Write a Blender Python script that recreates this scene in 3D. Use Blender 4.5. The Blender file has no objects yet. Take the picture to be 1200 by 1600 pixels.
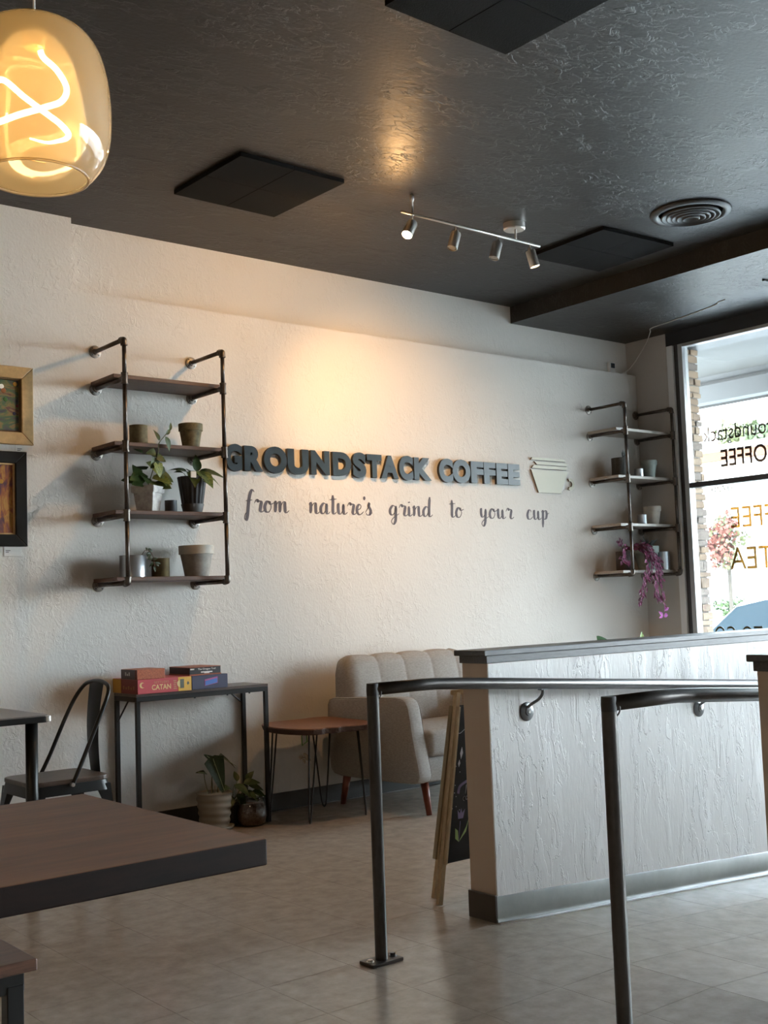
import bpy, bmesh, math, random
from mathutils import Vector, Matrix, Euler
random.seed(7)
S = bpy.context.scene
COL = S.collection
PI = math.pi

# ------------------------------------------------------------------ camera, light, exposure
cam_d = bpy.data.cameras.new('camera'); cam = bpy.data.objects.new('camera', cam_d); COL.objects.link(cam)
F_PX, YAW, PITCH, ROLL = 1805.6, .6835, .07926, -.0349
cam_d.sensor_fit = 'VERTICAL'; cam_d.sensor_height = 24.0; cam_d.lens = F_PX/1600*24.0
cam_d.clip_start = .05; cam_d.clip_end = 300
_f = Vector((math.sin(YAW)*math.cos(PITCH), math.cos(YAW)*math.cos(PITCH), math.sin(PITCH)))
_r = Vector((math.cos(YAW), -math.sin(YAW), 0)); _u = _r.cross(_f)
_r2 = _r*math.cos(ROLL)+_u*math.sin(ROLL); _u2 = -_r*math.sin(ROLL)+_u*math.cos(ROLL)
mw = Matrix((_r2, _u2, -_f)).transposed().to_4x4(); mw.translation = Vector((0, 0, 1.17))
cam.matrix_world = mw
S.camera = cam
S.view_settings.view_transform = 'Standard'; S.view_settings.look = 'None'
S.view_settings.gamma = 1.0; S.view_settings.use_curve_mapping = False
S.view_settings.exposure = 1.24
S.cycles.use_denoising = True
S.cycles.max_bounces = 8; S.cycles.diffuse_bounces = 5; S.cycles.glossy_bounces = 4
S.cycles.transparent_max_bounces = 12; S.cycles.transmission_bounces = 6
S.cycles.caustics_reflective = False; S.cycles.caustics_refractive = False
S.cycles.sample_clamp_indirect = 6.0

W = bpy.data.worlds.new('world'); S.world = W; W.use_nodes = True
wn = W.node_tree.nodes; wl = W.node_tree.links
bg = wn['Background']
tc = wn.new('ShaderNodeTexCoord'); sx = wn.new('ShaderNodeSeparateXYZ'); rp = wn.new('ShaderNodeValToRGB')
wl.new(tc.outputs['Generated'], sx.inputs[0]); wl.new(sx.outputs['Z'], rp.inputs[0]); wl.new(rp.outputs[0], bg.inputs[0])
rp.color_ramp.elements[0].position = 0.0; rp.color_ramp.elements[0].color = (.90, .965, 1, 1)
rp.color_ramp.elements[1].position = .6; rp.color_ramp.elements[1].color = (.66, .83, 1, 1)
bg.inputs[1].default_value = 18

def lamp(name, kind, loc, energy, color, size=.1, rot=None, parent=None, **kw):
    d = bpy.data.lights.new(name, kind); d.energy = energy; d.color = color
    if kind == 'SUN': d.angle = size
    elif kind == 'AREA': d.size = size
    else: d.shadow_soft_size = size
    for k, v in kw.items(): setattr(d, k, v)
    o = bpy.data.objects.new(name, d); COL.objects.link(o); o.location = loc
    if rot is not None: o.rotation_euler = rot
    return o
sun = lamp('sun', 'SUN', (0, 0, 10), 15, (1, .97, .93), .009)
sun.rotation_euler = Vector((.62, .45, -.85)).to_track_quat('-Z', 'Y').to_euler()
WARM = (1, .56, .22)
lamp('bulb_or_fill_light', 'POINT', (3.795, 4.43, 3.045), 4, WARM, .03)
lamp('bulb_or_fill_light', 'SPOT', (3.79, 4.44, 3.035), 16, WARM, .02,
     rot=Vector((-.35, 1.0, -.75)).to_track_quat('-Z', 'Y').to_euler(), spot_size=2.75, spot_blend=.35)
lamp('bulb_or_fill_light', 'SPOT', (3.795, 4.43, 3.04), 50, WARM, .02,
     rot=Vector((.95, 1.27, -1.0)).to_track_quat('-Z', 'Y').to_euler(), spot_size=1.35, spot_blend=1.)
lamp('bulb_or_fill_light', 'SPOT', (4.755, 4.40, 3.045), 9, WARM, .02,
     rot=Vector((.1, -.05, -1)).to_track_quat('-Z', 'Y').to_euler(), spot_size=1.9, spot_blend=.6)
# unseen warm fill lamps added left of the view, without fixtures
for p in ((-1.2, 3.6, 2.0), (-1.3, .8, 2.0)):
    lamp('bulb_or_fill_light', 'POINT', p, 10, (1, .66, .34), .1)

# ------------------------------------------------------------------ materials
MATS = {}
def srgb(h):
    if isinstance(h, str):
        c = [int(h[i:i+2], 16)/255 for i in (0, 2, 4)]
        return tuple(((x/12.92) if x <= .04045 else ((x+.055)/1.055)**2.4) for x in c)
    return h
def mat(name, col, rough=.6, metal=0., var=0., vscale=8., bump=0., bscale=40., stretch=(1, 1, 1), col2=None,
        coord='pos', emit=None, estr=0., spec=.5, coat=0., detail=4., rvar=0., soft=False):
    if name in MATS: return MATS[name]
    m = bpy.data.materials.new(name); m.use_nodes = True
    n = m.node_tree.nodes; l = m.node_tree.links; b = n['Principled BSDF']
    c = srgb(col); b.inputs['Base Color'].default_value = (*c, 1)
    b.inputs['Roughness'].default_value = rough; b.inputs['Metallic'].default_value = metal
    b.inputs['Specular IOR Level'].default_value = spec; b.inputs['Coat Weight'].default_value = coat
    if emit is not None:
        b.inputs['Emission Color'].default_value = (*srgb(emit), 1); b.inputs['Emission Strength'].default_value = estr
    if var or bump or col2 is not None or rvar:
        if coord == 'pos': g = n.new('ShaderNodeNewGeometry'); out = g.outputs['Position']
        else: g = n.new('ShaderNodeTexCoord'); out = g.outputs['Object']
        mp = n.new('ShaderNodeMapping'); mp.inputs['Scale'].default_value = stretch; l.new(out, mp.inputs[0])
        if var or col2 is not None or rvar:
            t = n.new('ShaderNodeTexNoise'); t.inputs['Scale'].default_value = vscale; t.inputs['Detail'].default_value = detail
            t.inputs['Roughness'].default_value = .65
            l.new(mp.outputs[0], t.inputs['Vector'])
            r = n.new('ShaderNodeValToRGB'); l.new(t.outputs[0], r.inputs[0])
            a = r.color_ramp.elements[0]; z = r.color_ramp.elements[1]; a.position, z.position = (.3, .7) if soft else (.32, .68)
            c2 = srgb(col2) if col2 is not None else tuple(x*(1-var) for x in c)
            a.color = (*c2, 1); z.color = (*(c if col2 is not None else tuple(min(1, x*(1+var)) for x in c)), 1)
            if var or col2 is not None: l.new(r.outputs[0], b.inputs['Base Color'])
            if rvar:
                mr = n.new('ShaderNodeMapRange'); l.new(t.outputs[0], mr.inputs[0])
                mr.inputs[3].default_value = rough-rvar; mr.inputs[4].default_value = rough+rvar
                l.new(mr.outputs[0], b.inputs['Roughness'])
        if bump:
            t2 = n.new('ShaderNodeTexNoise'); t2.inputs['Scale'].default_value = bscale; t2.inputs['Detail'].default_value = 5
            l.new(mp.outputs[0], t2.inputs['Vector'])
            bp = n.new('ShaderNodeBump'); bp.inputs['Strength'].default_value = bump; bp.inputs['Distance'].default_value = .004
            l.new(t2.outputs[0], bp.inputs['Height']); l.new(bp.outputs[0], b.inputs['Normal'])
    MATS[name] = m
    return m

def plaster(name, col, rough, scale, stretch, strength, dist, col2=None, spec=.4, fine=.25, lo=.50, hi=.56):
    """skip-trowel plaster: flat islands with sharp lips, over a soft undulation"""
    m = bpy.data.materials.new(name); m.use_nodes = True
    n = m.node_tree.nodes; l = m.node_tree.links; b = n['Principled BSDF']
    b.inputs['Base Color'].default_value = (*srgb(col), 1); b.inputs['Roughness'].default_value = rough
    b.inputs['Specular IOR Level'].default_value = spec
    g = n.new('ShaderNodeNewGeometry'); mp = n.new('ShaderNodeMapping'); mp.inputs['Scale'].default_value = stretch
    l.new(g.outputs['Position'], mp.inputs[0])
    t = n.new('ShaderNodeTexNoise'); t.inputs['Scale'].default_value = scale; t.inputs['Detail'].default_value = 6
    t.inputs['Roughness'].default_value = .62; t.inputs['Distortion'].default_value = .7; l.new(mp.outputs[0], t.inputs['Vector'])
    r = n.new('ShaderNodeValToRGB'); l.new(t.outputs[0], r.inputs[0])
    r.color_ramp.elements[0].position = lo; r.color_ramp.elements[1].position = hi
    # where the trowel left lips: only in patches
    t3 = n.new('ShaderNodeTexNoise'); t3.inputs['Scale'].default_value = scale*.22; l.new(mp.outputs[0], t3.inputs['Vector'])
    r3 = n.new('ShaderNodeValToRGB'); l.new(t3.outputs[0], r3.inputs[0])
    r3.color_ramp.elements[0].position = .42; r3.color_ramp.elements[1].position = .62
    mu = n.new('ShaderNodeMath'); mu.operation = 'MULTIPLY'; l.new(r.outputs[0], mu.inputs[0]); l.new(r3.outputs[0], mu.inputs[1])
    t2 = n.new('ShaderNodeTexNoise'); t2.inputs['Scale'].default_value = scale*3.2; t2.inputs['Detail'].default_value = 3
    l.new(mp.outputs[0], t2.inputs['Vector'])
    ad = n.new('ShaderNodeMath'); ad.operation = 'MULTIPLY_ADD'; l.new(t2.outputs[0], ad.inputs[0]); ad.inputs[1].default_value = fine
    l.new(mu.outputs[0], ad.inputs[2])
    bp = n.new('ShaderNodeBump'); bp.inputs['Strength'].default_value = strength; bp.inputs['Distance'].default_value = dist
    l.new(ad.outputs[0], bp.inputs['Height']); l.new(bp.outputs[0], b.inputs['Normal'])
    if col2 is not None:
        r4 = n.new('ShaderNodeValToRGB'); l.new(t3.outputs[0], r4.inputs[0])
        r4.color_ramp.elements[0].color = (*srgb(col2), 1); r4.color_ramp.elements[1].color = (*srgb(col), 1)
        r4.color_ramp.elements[0].position = .3; r4.color_ramp.elements[1].position = .7
        l.new(r4.outputs[0], b.inputs['Base Color'])
    MATS[name] = m
    return m

M_WALL = plaster('wall_plaster', (.70, .68, .65), .62, 24, (1, 1, .75), .42, .005, fine=.7)
M_HALF = plaster('partition_plaster', (.80, .785, .77), .5, 22, (1, 1, .28), .9, .007, fine=.15, lo=.5, hi=.53)
M_CEIL = plaster('ceiling_plaster', (.016, .0135, .0115), .44, 12, (1, 1.7, 1), .42, .008, spec=.5, fine=.3, lo=.49, hi=.54)
M_DIM = mat('low_bounce_wall', (.09, .08, .07), .6)  # unseen room walls, colour kept dark to cut bounce light
M_SMOOTH = mat('warm_shade_end', (.52, .42, .33), .6, bump=.1, bscale=30)  # warm shade of the partition ends put into the colour
M_DARKBOARD = mat('dark_trim_paint', (.020, .024, .032), .45, bump=.15, bscale=20)
M_CAP = mat('charcoal_cap_wood', (.07, .073, .078), .42, var=.25, vscale=6, stretch=(2, 25, 25), bump=.15, bscale=20)
M_RUBBER = mat('grey_rubber_base', (.19, .188, .165), .33, var=.12, vscale=7, bump=.3, bscale=6, rvar=.08)
M_BLACKRUB = mat('black_rubber_base', (.012, .012, .012), .5)
M_BEAD = mat('white_sealant', (.7, .72, .74), .35)
M_TILE = mat('floor_tile_vinyl', (.49, .405, .33), .21, col2=(.33, .275, .225), vscale=14, detail=12, rvar=0., bump=.02, bscale=30, spec=.55, soft=True)
M_JOINT = mat("floor_joint", (.17, .14, .115), .6)
M_PIPE = mat('gunmetal_pipe', (.11, .095, .085), .38, metal=.85, var=.25, vscale=30)
M_FLANGE = mat('brushed_flange', (.25, .23, .21), .42, metal=.8, var=.3, vscale=60)
M_BOARD = mat('walnut_stained_board', (.13, .062, .035), .5, col2=(.045, .022, .014), vscale=4, stretch=(2, 24, 24), detail=6, bump=.15, bscale=10)
M_BLACKMETAL = mat('black_metal', (.010, .010, .010), .36, spec=.32)
M_RAIL = mat('dark_steel_rail', (.070, .064, .060), .33, metal=.75, var=.15, vscale=14)
M_RAILFIT = mat('steel_fitting', (.16, .165, .17), .35, metal=.9)
M_BOLT = mat('zinc_bolt', (.62, .60, .56), .3, metal=1.)
M_NICKEL = mat('brushed_nickel', (.62, .59, .55), .36, metal=1., bump=.1, bscale=60, stretch=(1, 1, 12))
M_TABLE = mat('dark_walnut_table', (.22, .105, .058), .42, col2=(.05, .020, .012), vscale=1.5, stretch=(1.2, 8, 8), detail=10, rvar=.06, spec=.28)
M_TABLE_EDGE = mat('shaded_walnut_edge', (.012, .005, .0035), .6, col2=(.005, .0025, .002), vscale=5, stretch=(2, 10, 10), spec=.12)  # walnut darkened to put the shade of the side faces into colour
M_LAM = mat('grey_brown_laminate', (.17, .14, .125), .32, var=.12, vscale=4, stretch=(2, 20, 20))
M_SEATWOOD = mat('dark_seat_wood', (.085, .058, .045), .35, var=.4, vscale=5, stretch=(3, 18, 18))
M_STOOL = mat('red_brown_slab', (.30, .125, .06), .35, col2=(.17, .06, .03), vscale=5, stretch=(14, 3, 14), detail=6)
M_BARK = mat('dark_bark_edge', (.05, .022, .014), .75, bump=.6, bscale=50)
M_SOFA = mat('grey_linen', (.38, .36, .34), .85, col2=(.27, .255, .24), vscale=60, stretch=(1, 1, 2.6), bump=.5, bscale=420, spec=.2, detail=8)
M_SEAM = mat('linen_seam', (.09, .08, .075), .9)
M_LEG = mat('reddish_leg_wood', (.16, .038, .02), .35, var=.2, vscale=10, stretch=(10, 10, 2))
M_PINE = mat('natural_pine', (.47, .34, .19), .55, var=.15, vscale=6, stretch=(14, 14, 2))
M_CHALKB = mat('black_chalkboard', (.008, .008, .010), .65)
M_CHALK = mat('white_chalk', (.60, .57, .62), .9)
M_CHALKG = mat('green_chalk', (.42, .55, .22), .9)
M_CHALKV = mat('violet_chalk', (.30, .24, .42), .9)
M_SIGN = mat('slate_blue_letter', (.017, .031, .042), .32)
M_SIGNBK = mat('letter_backing', (.012, .013, .015), .5)
M_SCRIPT = mat('plum_grey_paint', (.085, .07, .085), .6)
M_CREAM = mat('cream_plaque', (.60, .60, .50), .45)
M_CREAMEDGE = mat('dark_plaque_edge', (.12, .10, .07), .6)
M_WHITE = mat('white_plastic', (.75, .75, .74), .4)
M_TRIMW = mat('white_trim', (.72, .74, .76), .4)
M_ALU = mat('weathered_aluminium', (.42, .43, .44), .4, metal=.4)
M_BRONZE = mat('dark_bronze_frame', (.05, .05, .055), .4, metal=.5)
M_LEDP = mat('blue_black_display', (.04, .06, .08), .2)
M_PANEL = mat('black_acoustic_tile', (.005, .0048, .0045), .9, bump=.25, bscale=200, spec=.12)
M_VENT = mat('dark_vent_paint', (.045, .047, .05), .45)
M_VOID = mat('vent_throat', (.006, .006, .006), .8)
M_MOSS = mat('mossy_terracotta', (.19, .16, .085), .8, col2=(.09, .075, .04), vscale=40, bump=.3, bscale=70)
M_GALV = mat('galvanised_zinc', (.36, .35, .34), .5, metal=.6, var=.25, vscale=35, bump=.1, bscale=50)
M_ZINC = mat('polished_tin', (.42, .44, .47), .28, metal=.9)
M_TIN = mat('aged_olive_tin', (.16, .125, .05), .5, metal=.4, col2=(.09, .07, .035), vscale=30)
M_CEMENT = mat('pale_cement_pot', (.36, .34, .31), .8, col2=(.24, .22, .20), vscale=22, bump=.2, bscale=60)
M_CEMENTR = mat('pale_cement_rim', (.47, .44, .39), .8, var=.1, vscale=30)
M_BLKPL = mat('charcoal_plastic', (.028, .030, .034), .42)
M_GREYG = mat('grey_green_pot', (.26, .31, .29), .65, var=.15, vscale=25)
M_DARKPOT = mat('dark_iron_pot', (.05, .05, .045), .6, var=.2, vscale=30)
M_WAVY = mat('cream_ceramic', (.27, .24, .19), .45)
M_SOIL = mat('potting_soil', (.03, .019, .012), .95, bump=.8, bscale=120)
M_PEBBLE = mat('bark_chips', (.10, .045, .028), .8, col2=(.20, .12, .08), vscale=70, bump=.9, bscale=90)
def leafmat(name, c, c2, s=14): return mat(name, c, .45, col2=c2, vscale=s, coord='obj', detail=2, spec=.28)
M_LEAF = leafmat('deep_green_leaf', (.045, .075, .020), (.022, .045, .012))
M_LEAFV = leafmat('variegated_leaf', (.20, .23, .055), (.05, .085, .022))
M_LEAFD = leafmat('dark_green_leaf', (.022, .042, .016), (.012, .026, .010))
M_LEAFY = leafmat('lime_leaf', (.24, .33, .07), (.14, .24, .04))
M_VEIN = mat('pale_vein', (.28, .34, .20), .5)
M_PURP = leafmat('purple_leaf', (.27, .055, .14), (.08, .025, .05), 40)
M_PINK = leafmat('pink_leaf', (.50, .085, .42), (.36, .05, .30), 30)
M_STEM = mat('green_stem', (.10, .11, .04), .6)
M_STEMR = mat('reddish_stem', (.15, .06, .05), .6)
M_SUCC = mat('dusky_succulent', (.05, .06, .055), .5)
M_CORD = mat('pale_cable', (.58, .57, .54), .5)
M_GOLD = mat('gilt_frame', (.58, .38, .17), .35, metal=.1, var=.15, vscale=20)
M_GOLDD = mat('dark_gilt', (.14, .08, .03), .45, metal=.3)
M_FRAMEB = mat('black_picture_frame', (.009, .008, .007), .4, spec=.2)
M_CARD = mat('white_card', (.75, .74, .72), .7)

def painting(name, stops, scale, stretch):
    m = bpy.data.materials.new(name); m.use_nodes = True
    n = m.node_tree.nodes; l = m.node_tree.links; b = n['Principled BSDF']; b.inputs['Roughness'].default_value = .5
    g = n.new('ShaderNodeNewGeometry'); mp = n.new('ShaderNodeMapping'); mp.inputs['Scale'].default_value = stretch
    l.new(g.outputs['Position'], mp.inputs[0])
    t = n.new('ShaderNodeTexNoise'); t.inputs['Scale'].default_value = scale; t.inputs['Detail'].default_value = 6; t.inputs['Distortion'].default_value = 1.
    l.new(mp.outputs[0], t.inputs['Vector'])
    r = n.new('ShaderNodeValToRGB'); l.new(t.outputs[0], r.inputs[0]); cr = r.color_ramp
    cr.elements[0].position = stops[0][0]; cr.elements[0].color = (*stops[0][1], 1)
    cr.elements[1].position = stops[-1][0]; cr.elements[1].color = (*stops[-1][1], 1)
    for p, c in stops[1:-1]:
        e = cr.elements.new(p); e.color = (*c, 1)
    l.new(r.outputs[0], b.inputs['Base Color'])
    bp = n.new('ShaderNodeBump'); bp.inputs['Strength'].default_value = .4; bp.inputs['Distance'].default_value = .003
    l.new(t.outputs[0], bp.inputs['Height']); l.new(bp.outputs[0], b.inputs['Normal'])
    return m
M_ART1 = painting('garden_painting', [(.3, (.02, .035, .06)), (.42, (.08, .075, .06)), (.5, (.06, .12, .05)), (.58, (.24, .16, .05)), (.66, (.10, .03, .04)), (.8, (.35, .24, .08))], 9, (1, 1, 2.4))
M_ART2 = painting('autumn_painting', [(.3, (.04, .02, .05)), (.45, (.16, .05, .05)), (.52, (.34, .11, .03)), (.6, (.48, .25, .05)), (.7, (.18, .05, .03))], 12, (2.2, 1, .8))

def glass_mat(name, tint, refl=.06, rough=0., haze=0., hazecol=None):
    m = bpy.data.materials.new(name); m.use_nodes = True
    n = m.node_tree.nodes; l = m.node_tree.links; n.remove(n['Principled BSDF'])
    o = n['Material Output']
    t = n.new('ShaderNodeBsdfTransparent'); t.inputs[0].default_value = (*tint, 1)
    g = n.new('ShaderNodeBsdfGlossy'); g.inputs['Roughness'].default_value = rough
    last = t.outputs[0]
    if haze:
        d = n.new('ShaderNodeBsdfTranslucent'); d.inputs[0].default_value = (*hazecol, 1)
        d2 = n.new('ShaderNodeBsdfDiffuse'); d2.inputs[0].default_value = (*hazecol, 1)
        m0 = n.new('ShaderNodeMixShader'); m0.inputs[0].default_value = .4; l.new(d.outputs[0], m0.inputs[1]); l.new(d2.outputs[0], m0.inputs[2])
        m1 = n.new('ShaderNodeMixShader'); m1.inputs[0].default_value = haze; l.new(last, m1.inputs[1]); l.new(m0.outputs[0], m1.inputs[2]); last = m1.outputs[0]
    fr = n.new('ShaderNodeFresnel'); fr.inputs[0].default_value = 1.45
    mm = n.new('ShaderNodeMath'); mm.operation = 'MULTIPLY'; mm.inputs[1].default_value = refl/.04; l.new(fr.outputs[0], mm.inputs[0]); mm.use_clamp = True
    m2 = n.new('ShaderNodeMixShader'); l.new(mm.outputs[0], m2.inputs[0]); l.new(last, m2.inputs[1]); l.new(g.outputs[0], m2.inputs[2])
    l.new(m2.outputs[0], o.inputs[0])
    return m
M_PANE = glass_mat('window_glass', (.96, .975, .975), .04, haze=.02, hazecol=(.8, .85, .9))
M_JAR = glass_mat('clear_jar_glass', (.90, .92, .90), .06)
M_AMBER = glass_mat('amber_lamp_glass', (1, .91, .72), .04, haze=.36, hazecol=(1, .80, .54))
M_FIL = mat('glowing_filament', (1, .8, .5), .5, emit=(1, .78, .44), estr=12)
M_BULB = mat('lit_bulb', (1, .9, .7), .5, emit=(1, .78, .45), estr=34)
M_BULB2 = mat('dimmer_lit_bulb', (1, .85, .6), .5, emit=(1, .72, .36), estr=7)
M_OFFB = mat('unlit_lens', (.25, .24, .22), .2)

# ------------------------------------------------------------------ mesh helpers
ORG = {}
def org(o): return ORG.get(o.name, Vector((0, 0, 0))) if o is not None else Vector((0, 0, 0))
class MB:
    def __init__(s): s.bm = bmesh.new()
    def box(s, x0, x1, y0, y1, z0, z1, bev=0., seg=2, mtx=None):
        vs = [s.bm.verts.new(v) for v in ((x0, y0, z0), (x1, y0, z0), (x1, y1, z0), (x0, y1, z0), (x0, y0, z1), (x1, y0, z1), (x1, y1, z1), (x0, y1, z1))]
        fs = [s.bm.faces.new([vs[i] for i in f]) for f in ((0, 3, 2, 1), (4, 5, 6, 7), (0, 1, 5, 4), (1, 2, 6, 5), (2, 3, 7, 6), (3, 0, 4, 7))]
        if mtx is not None: bmesh.ops.transform(s.bm, matrix=mtx, verts=vs)
        if bev:
            es = list({e for f in fs for e in f.edges})
            bmesh.ops.bevel(s.bm, geom=es, offset=bev, segments=seg, affect='EDGES', profile=.5)
        return s
    def prism(s, poly, a0, a1, axis='z', bev=0., seg=2):
        def P(u, v, w): return {'z': (u, v, w), 'y': (u, w, v), 'x': (w, u, v)}[axis]
        lo = [s.bm.verts.new(P(u, v, a0)) for u, v in poly]; hi = [s.bm.verts.new(P(u, v, a1)) for u, v in poly]
        n = len(poly); fs = [s.bm.faces.new(lo[::-1]), s.bm.faces.new(hi)]
        for i in range(n): fs.append(s.bm.faces.new((lo[i], lo[(i+1) % n], hi[(i+1) % n], hi[i])))
        bmesh.ops.recalc_face_normals(s.bm, faces=fs)
        if bev:
            es = list({e for f in fs[:2] for e in f.edges})
            bmesh.ops.bevel(s.bm, geom=es, offset=bev, segments=seg, affect='EDGES', profile=.5)
        return s
    def tube(s, pts, r, seg=10, caps=True, closed=False):
        pts = [Vector(p) for p in pts]; n = len(pts); rings = []; up = None
        rr = r if isinstance(r, (list, tuple)) else [r]*n
        for i, p in enumerate(pts):
            if closed: d = pts[(i+1) % n]-pts[(i-1) % n]
            else: d = (pts[min(i+1, n-1)]-pts[max(i-1, 0)])
            d.normalize()
            if up is None:
                up = Vector((0, 0, 1)) if abs(d.z) < .9 else Vector((1, 0, 0))
            up = (up-d*up.dot(d)).normalized(); sd = d.cross(up)
            rings.append([s.bm.verts.new(p+(up*math.cos(2*PI*k/seg)+sd*math.sin(2*PI*k/seg))*rr[i]) for k in range(seg)])
        m = n if closed else n-1
        for i in range(m):
            a = rings[i]; b = rings[(i+1) % n]
            for k in range(seg):
                try: s.bm.faces.new((a[k], b[k], b[(k+1) % seg], a[(k+1) % seg]))
                except ValueError: pass
        if caps and not closed:
            s.bm.faces.new(rings[0]); s.bm.faces.new(rings[-1][::-1])
        return s
    def cyl(s, p0, p1, r0, r1=None, seg=20): return s.tube([p0, p1], [r0, r0 if r1 is None else r1], seg)
    def lathe(s, prof, c=(0, 0, 0), seg=28, flute=0, fdepth=0., sq=0.):
        c = Vector(c); rings = []
        for (r, z) in prof:
            ring = []
            for k in range(seg):
                a = 2*PI*k/seg; rr = r*(1-fdepth*(.5+.5*math.cos(flute*a))) if flute else r
                if sq: rr = rr*(1+sq*(abs(math.sin(2*(a+PI/4-PI/4)))**1.0))
                ring.append(s.bm.verts.new(c+Vector((rr*math.cos(a), rr*math.sin(a), z))))
            rings.append(ring)
        for a, b in zip(rings, rings[1:]):
            for k in range(seg): s.bm.faces.new((a[k], a[(k+1) % seg], b[(k+1) % seg], b[k]))
        if prof[0][0] > 1e-5: s.bm.faces.new(rings[0][::-1])
        if prof[-1][0] > 1e-5: s.bm.faces.new(rings[-1])
        return s
    def quad(s, *vs):
        s.bm.faces.new([s.bm.verts.new(v) for v in vs]); return s
    def grid(s, f, nu, nv, closed_u=False):
        g = [[s.bm.verts.new(f(i/nu, j/nv)) for j in range(nv+1)] for i in range(nu+(0 if closed_u else 1))]
        n = len(g)
        for i in range(n if closed_u else n-1):
            for j in range(nv):
                s.bm.faces.new((g[i][j], g[(i+1) % n][j], g[(i+1) % n][j+1], g[i][j+1]))
        return s
    def xf(s, m): bmesh.ops.transform(s.bm, matrix=m, verts=s.bm.verts); return s
    def build(s, name, m, parent=None, smooth=False, label=None, recalc=True, angle=None, kind=None):
        if recalc: bmesh.ops.recalc_face_normals(s.bm, faces=s.bm.faces)
        o0 = org(parent)
        if o0.length: bmesh.ops.translate(s.bm, vec=-o0, verts=s.bm.verts)
        me = bpy.data.meshes.new(name); s.bm.to_mesh(me); s.bm.free()
        if smooth or angle:
            for p in me.polygons: p.use_smooth = True
            if angle: me.set_sharp_from_angle(angle=math.radians(angle))
        ms = m if isinstance(m, (list, tuple)) else [m]
        for x in ms: me.materials.append(x)
        o = bpy.data.objects.new(name, me); COL.objects.link(o)
        if parent is not None: o.parent = parent; ORG[o.name] = o0
        if label: o['label'] = label
        if kind: o['kind'] = kind
        return o
def thing(name, loc, label, cat, group=None, kind=None):
    o = bpy.data.objects.new(name, None); COL.objects.link(o); o.location = loc; o.empty_display_size = .1
    ORG[o.name] = Vector(loc)
    if label: o['label'] = label
    if cat: o['category'] = cat
    if group: o['group'] = group
    if kind: o['kind'] = kind
    return o
def tag(o, label, cat, group=None):
    o['label'] = label; o['category'] = cat
    if group: o['group'] = group
    return o
def struct(o):
    o['kind'] = 'structure'; return o
def kids(o): return [c for c in bpy.data.objects if c.parent is o]
def dup(o, parent=None, label=None, loc=None):
    c = o.copy(); COL.objects.link(c); c.parent = parent
    if o.name in ORG: ORG[c.name] = ORG[o.name]
    if label: c['label'] = label
    if loc: c.location = loc
    for ch in kids(o): dup(ch, c)
    return c
def catmull(pts, n=8, closed=False):
    P = [Vector(p) for p in pts]; out = []
    N = len(P); rng = range(N if closed else N-1)
    for i in rng:
        if closed: a, b, c, d = P[(i-1) % N], P[i], P[(i+1) % N], P[(i+2) % N]
        else: a, b, c, d = P[max(i-1, 0)], P[i], P[i+1], P[min(i+2, N-1)]
        for k in range(n):
            t = k/n
            out.append(.5*((2*b)+(c-a)*t+(2*a-5*b+4*c-d)*t*t+(3*b-a-3*c+d)*t**3))
    if not closed: out.append(P[-1])
    return out
def text_mesh(txt, offset=0., extrude=0., bevel=0.):
    cu = bpy.data.curves.new('lettering', 'FONT'); cu.body = txt; cu.size = 1; cu.offset = offset; cu.extrude = extrude
    cu.bevel_depth = bevel; cu.resolution_u = 6
    ob = bpy.data.objects.new('lettering', cu); COL.objects.link(ob)
    dg = bpy.context.evaluated_depsgraph_get(); dg.update()
    me = bpy.data.meshes.new_from_object(ob.evaluated_get(dg))
    bpy.data.objects.remove(ob); bpy.data.curves.remove(cu)
    return me
def place_text(txt, x0, x1, z0, z1, y, parent, name, m, depth=.001, offset=0., mirror=False, axis='y', shear=0., label=None):
    """flat or extruded lettering filling the box u0..u1 x z0..z1 on a wall plane; axis y: u=x, facing -Y; axis x: u=y, facing -X"""
    me = text_mesh(txt, offset, .5)
    xs = [v.co.x for v in me.vertices]; ys = [v.co.y for v in me.vertices]
    ax, bx, ay, by = min(xs), max(xs), min(ys), max(ys)
    o0 = org(parent)
    for v in me.vertices:
        u = (v.co.x-ax)/(bx-ax); w = (v.co.y-ay)/(by-ay); d = (v.co.z/1.0)
        if mirror: u = 1-u
        zz = z0+(z1-z0)*w+shear*u
        if axis == 'y': p = Vector((x0+(x1-x0)*u, y-depth*(d+.5), zz))
        else: p = Vector((y-depth*(d+.5), x0+(x1-x0)*u, zz))
        v.co = p-o0
    me.materials.append(m)
    o = bpy.data.objects.new(name, me); COL.objects.link(o); me.name = name
    if parent is not None: o.parent = parent; ORG[o.name] = o0
    if label: o['label'] = label
    return o

# ------------------------------------------------------------------ setting
YW, YU, XW = 5.70, 5.785, 7.245
XR0 = 2.956   # the ramp starts on this tile seam
ZC, ZL, XS = 3.285, 3.163, 5.957
X0, Y0 = -3.0, -8.0
b = MB(); b.box(X0, XW, YW, YW+.3, -.6, 2.89); b.box(X0, 2.555, YW, YW+.3, 2.89, ZC+.1); b.box(2.555, XW+.06, YU, YW+.3, 2.88, ZC+.1)
struct(b.build('wall_back', M_WALL))
b = MB(); b.box(X0-.2, X0, Y0, YW+.3, -.6, ZC+.1); struct(b.build('wall_left', M_DIM))
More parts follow.
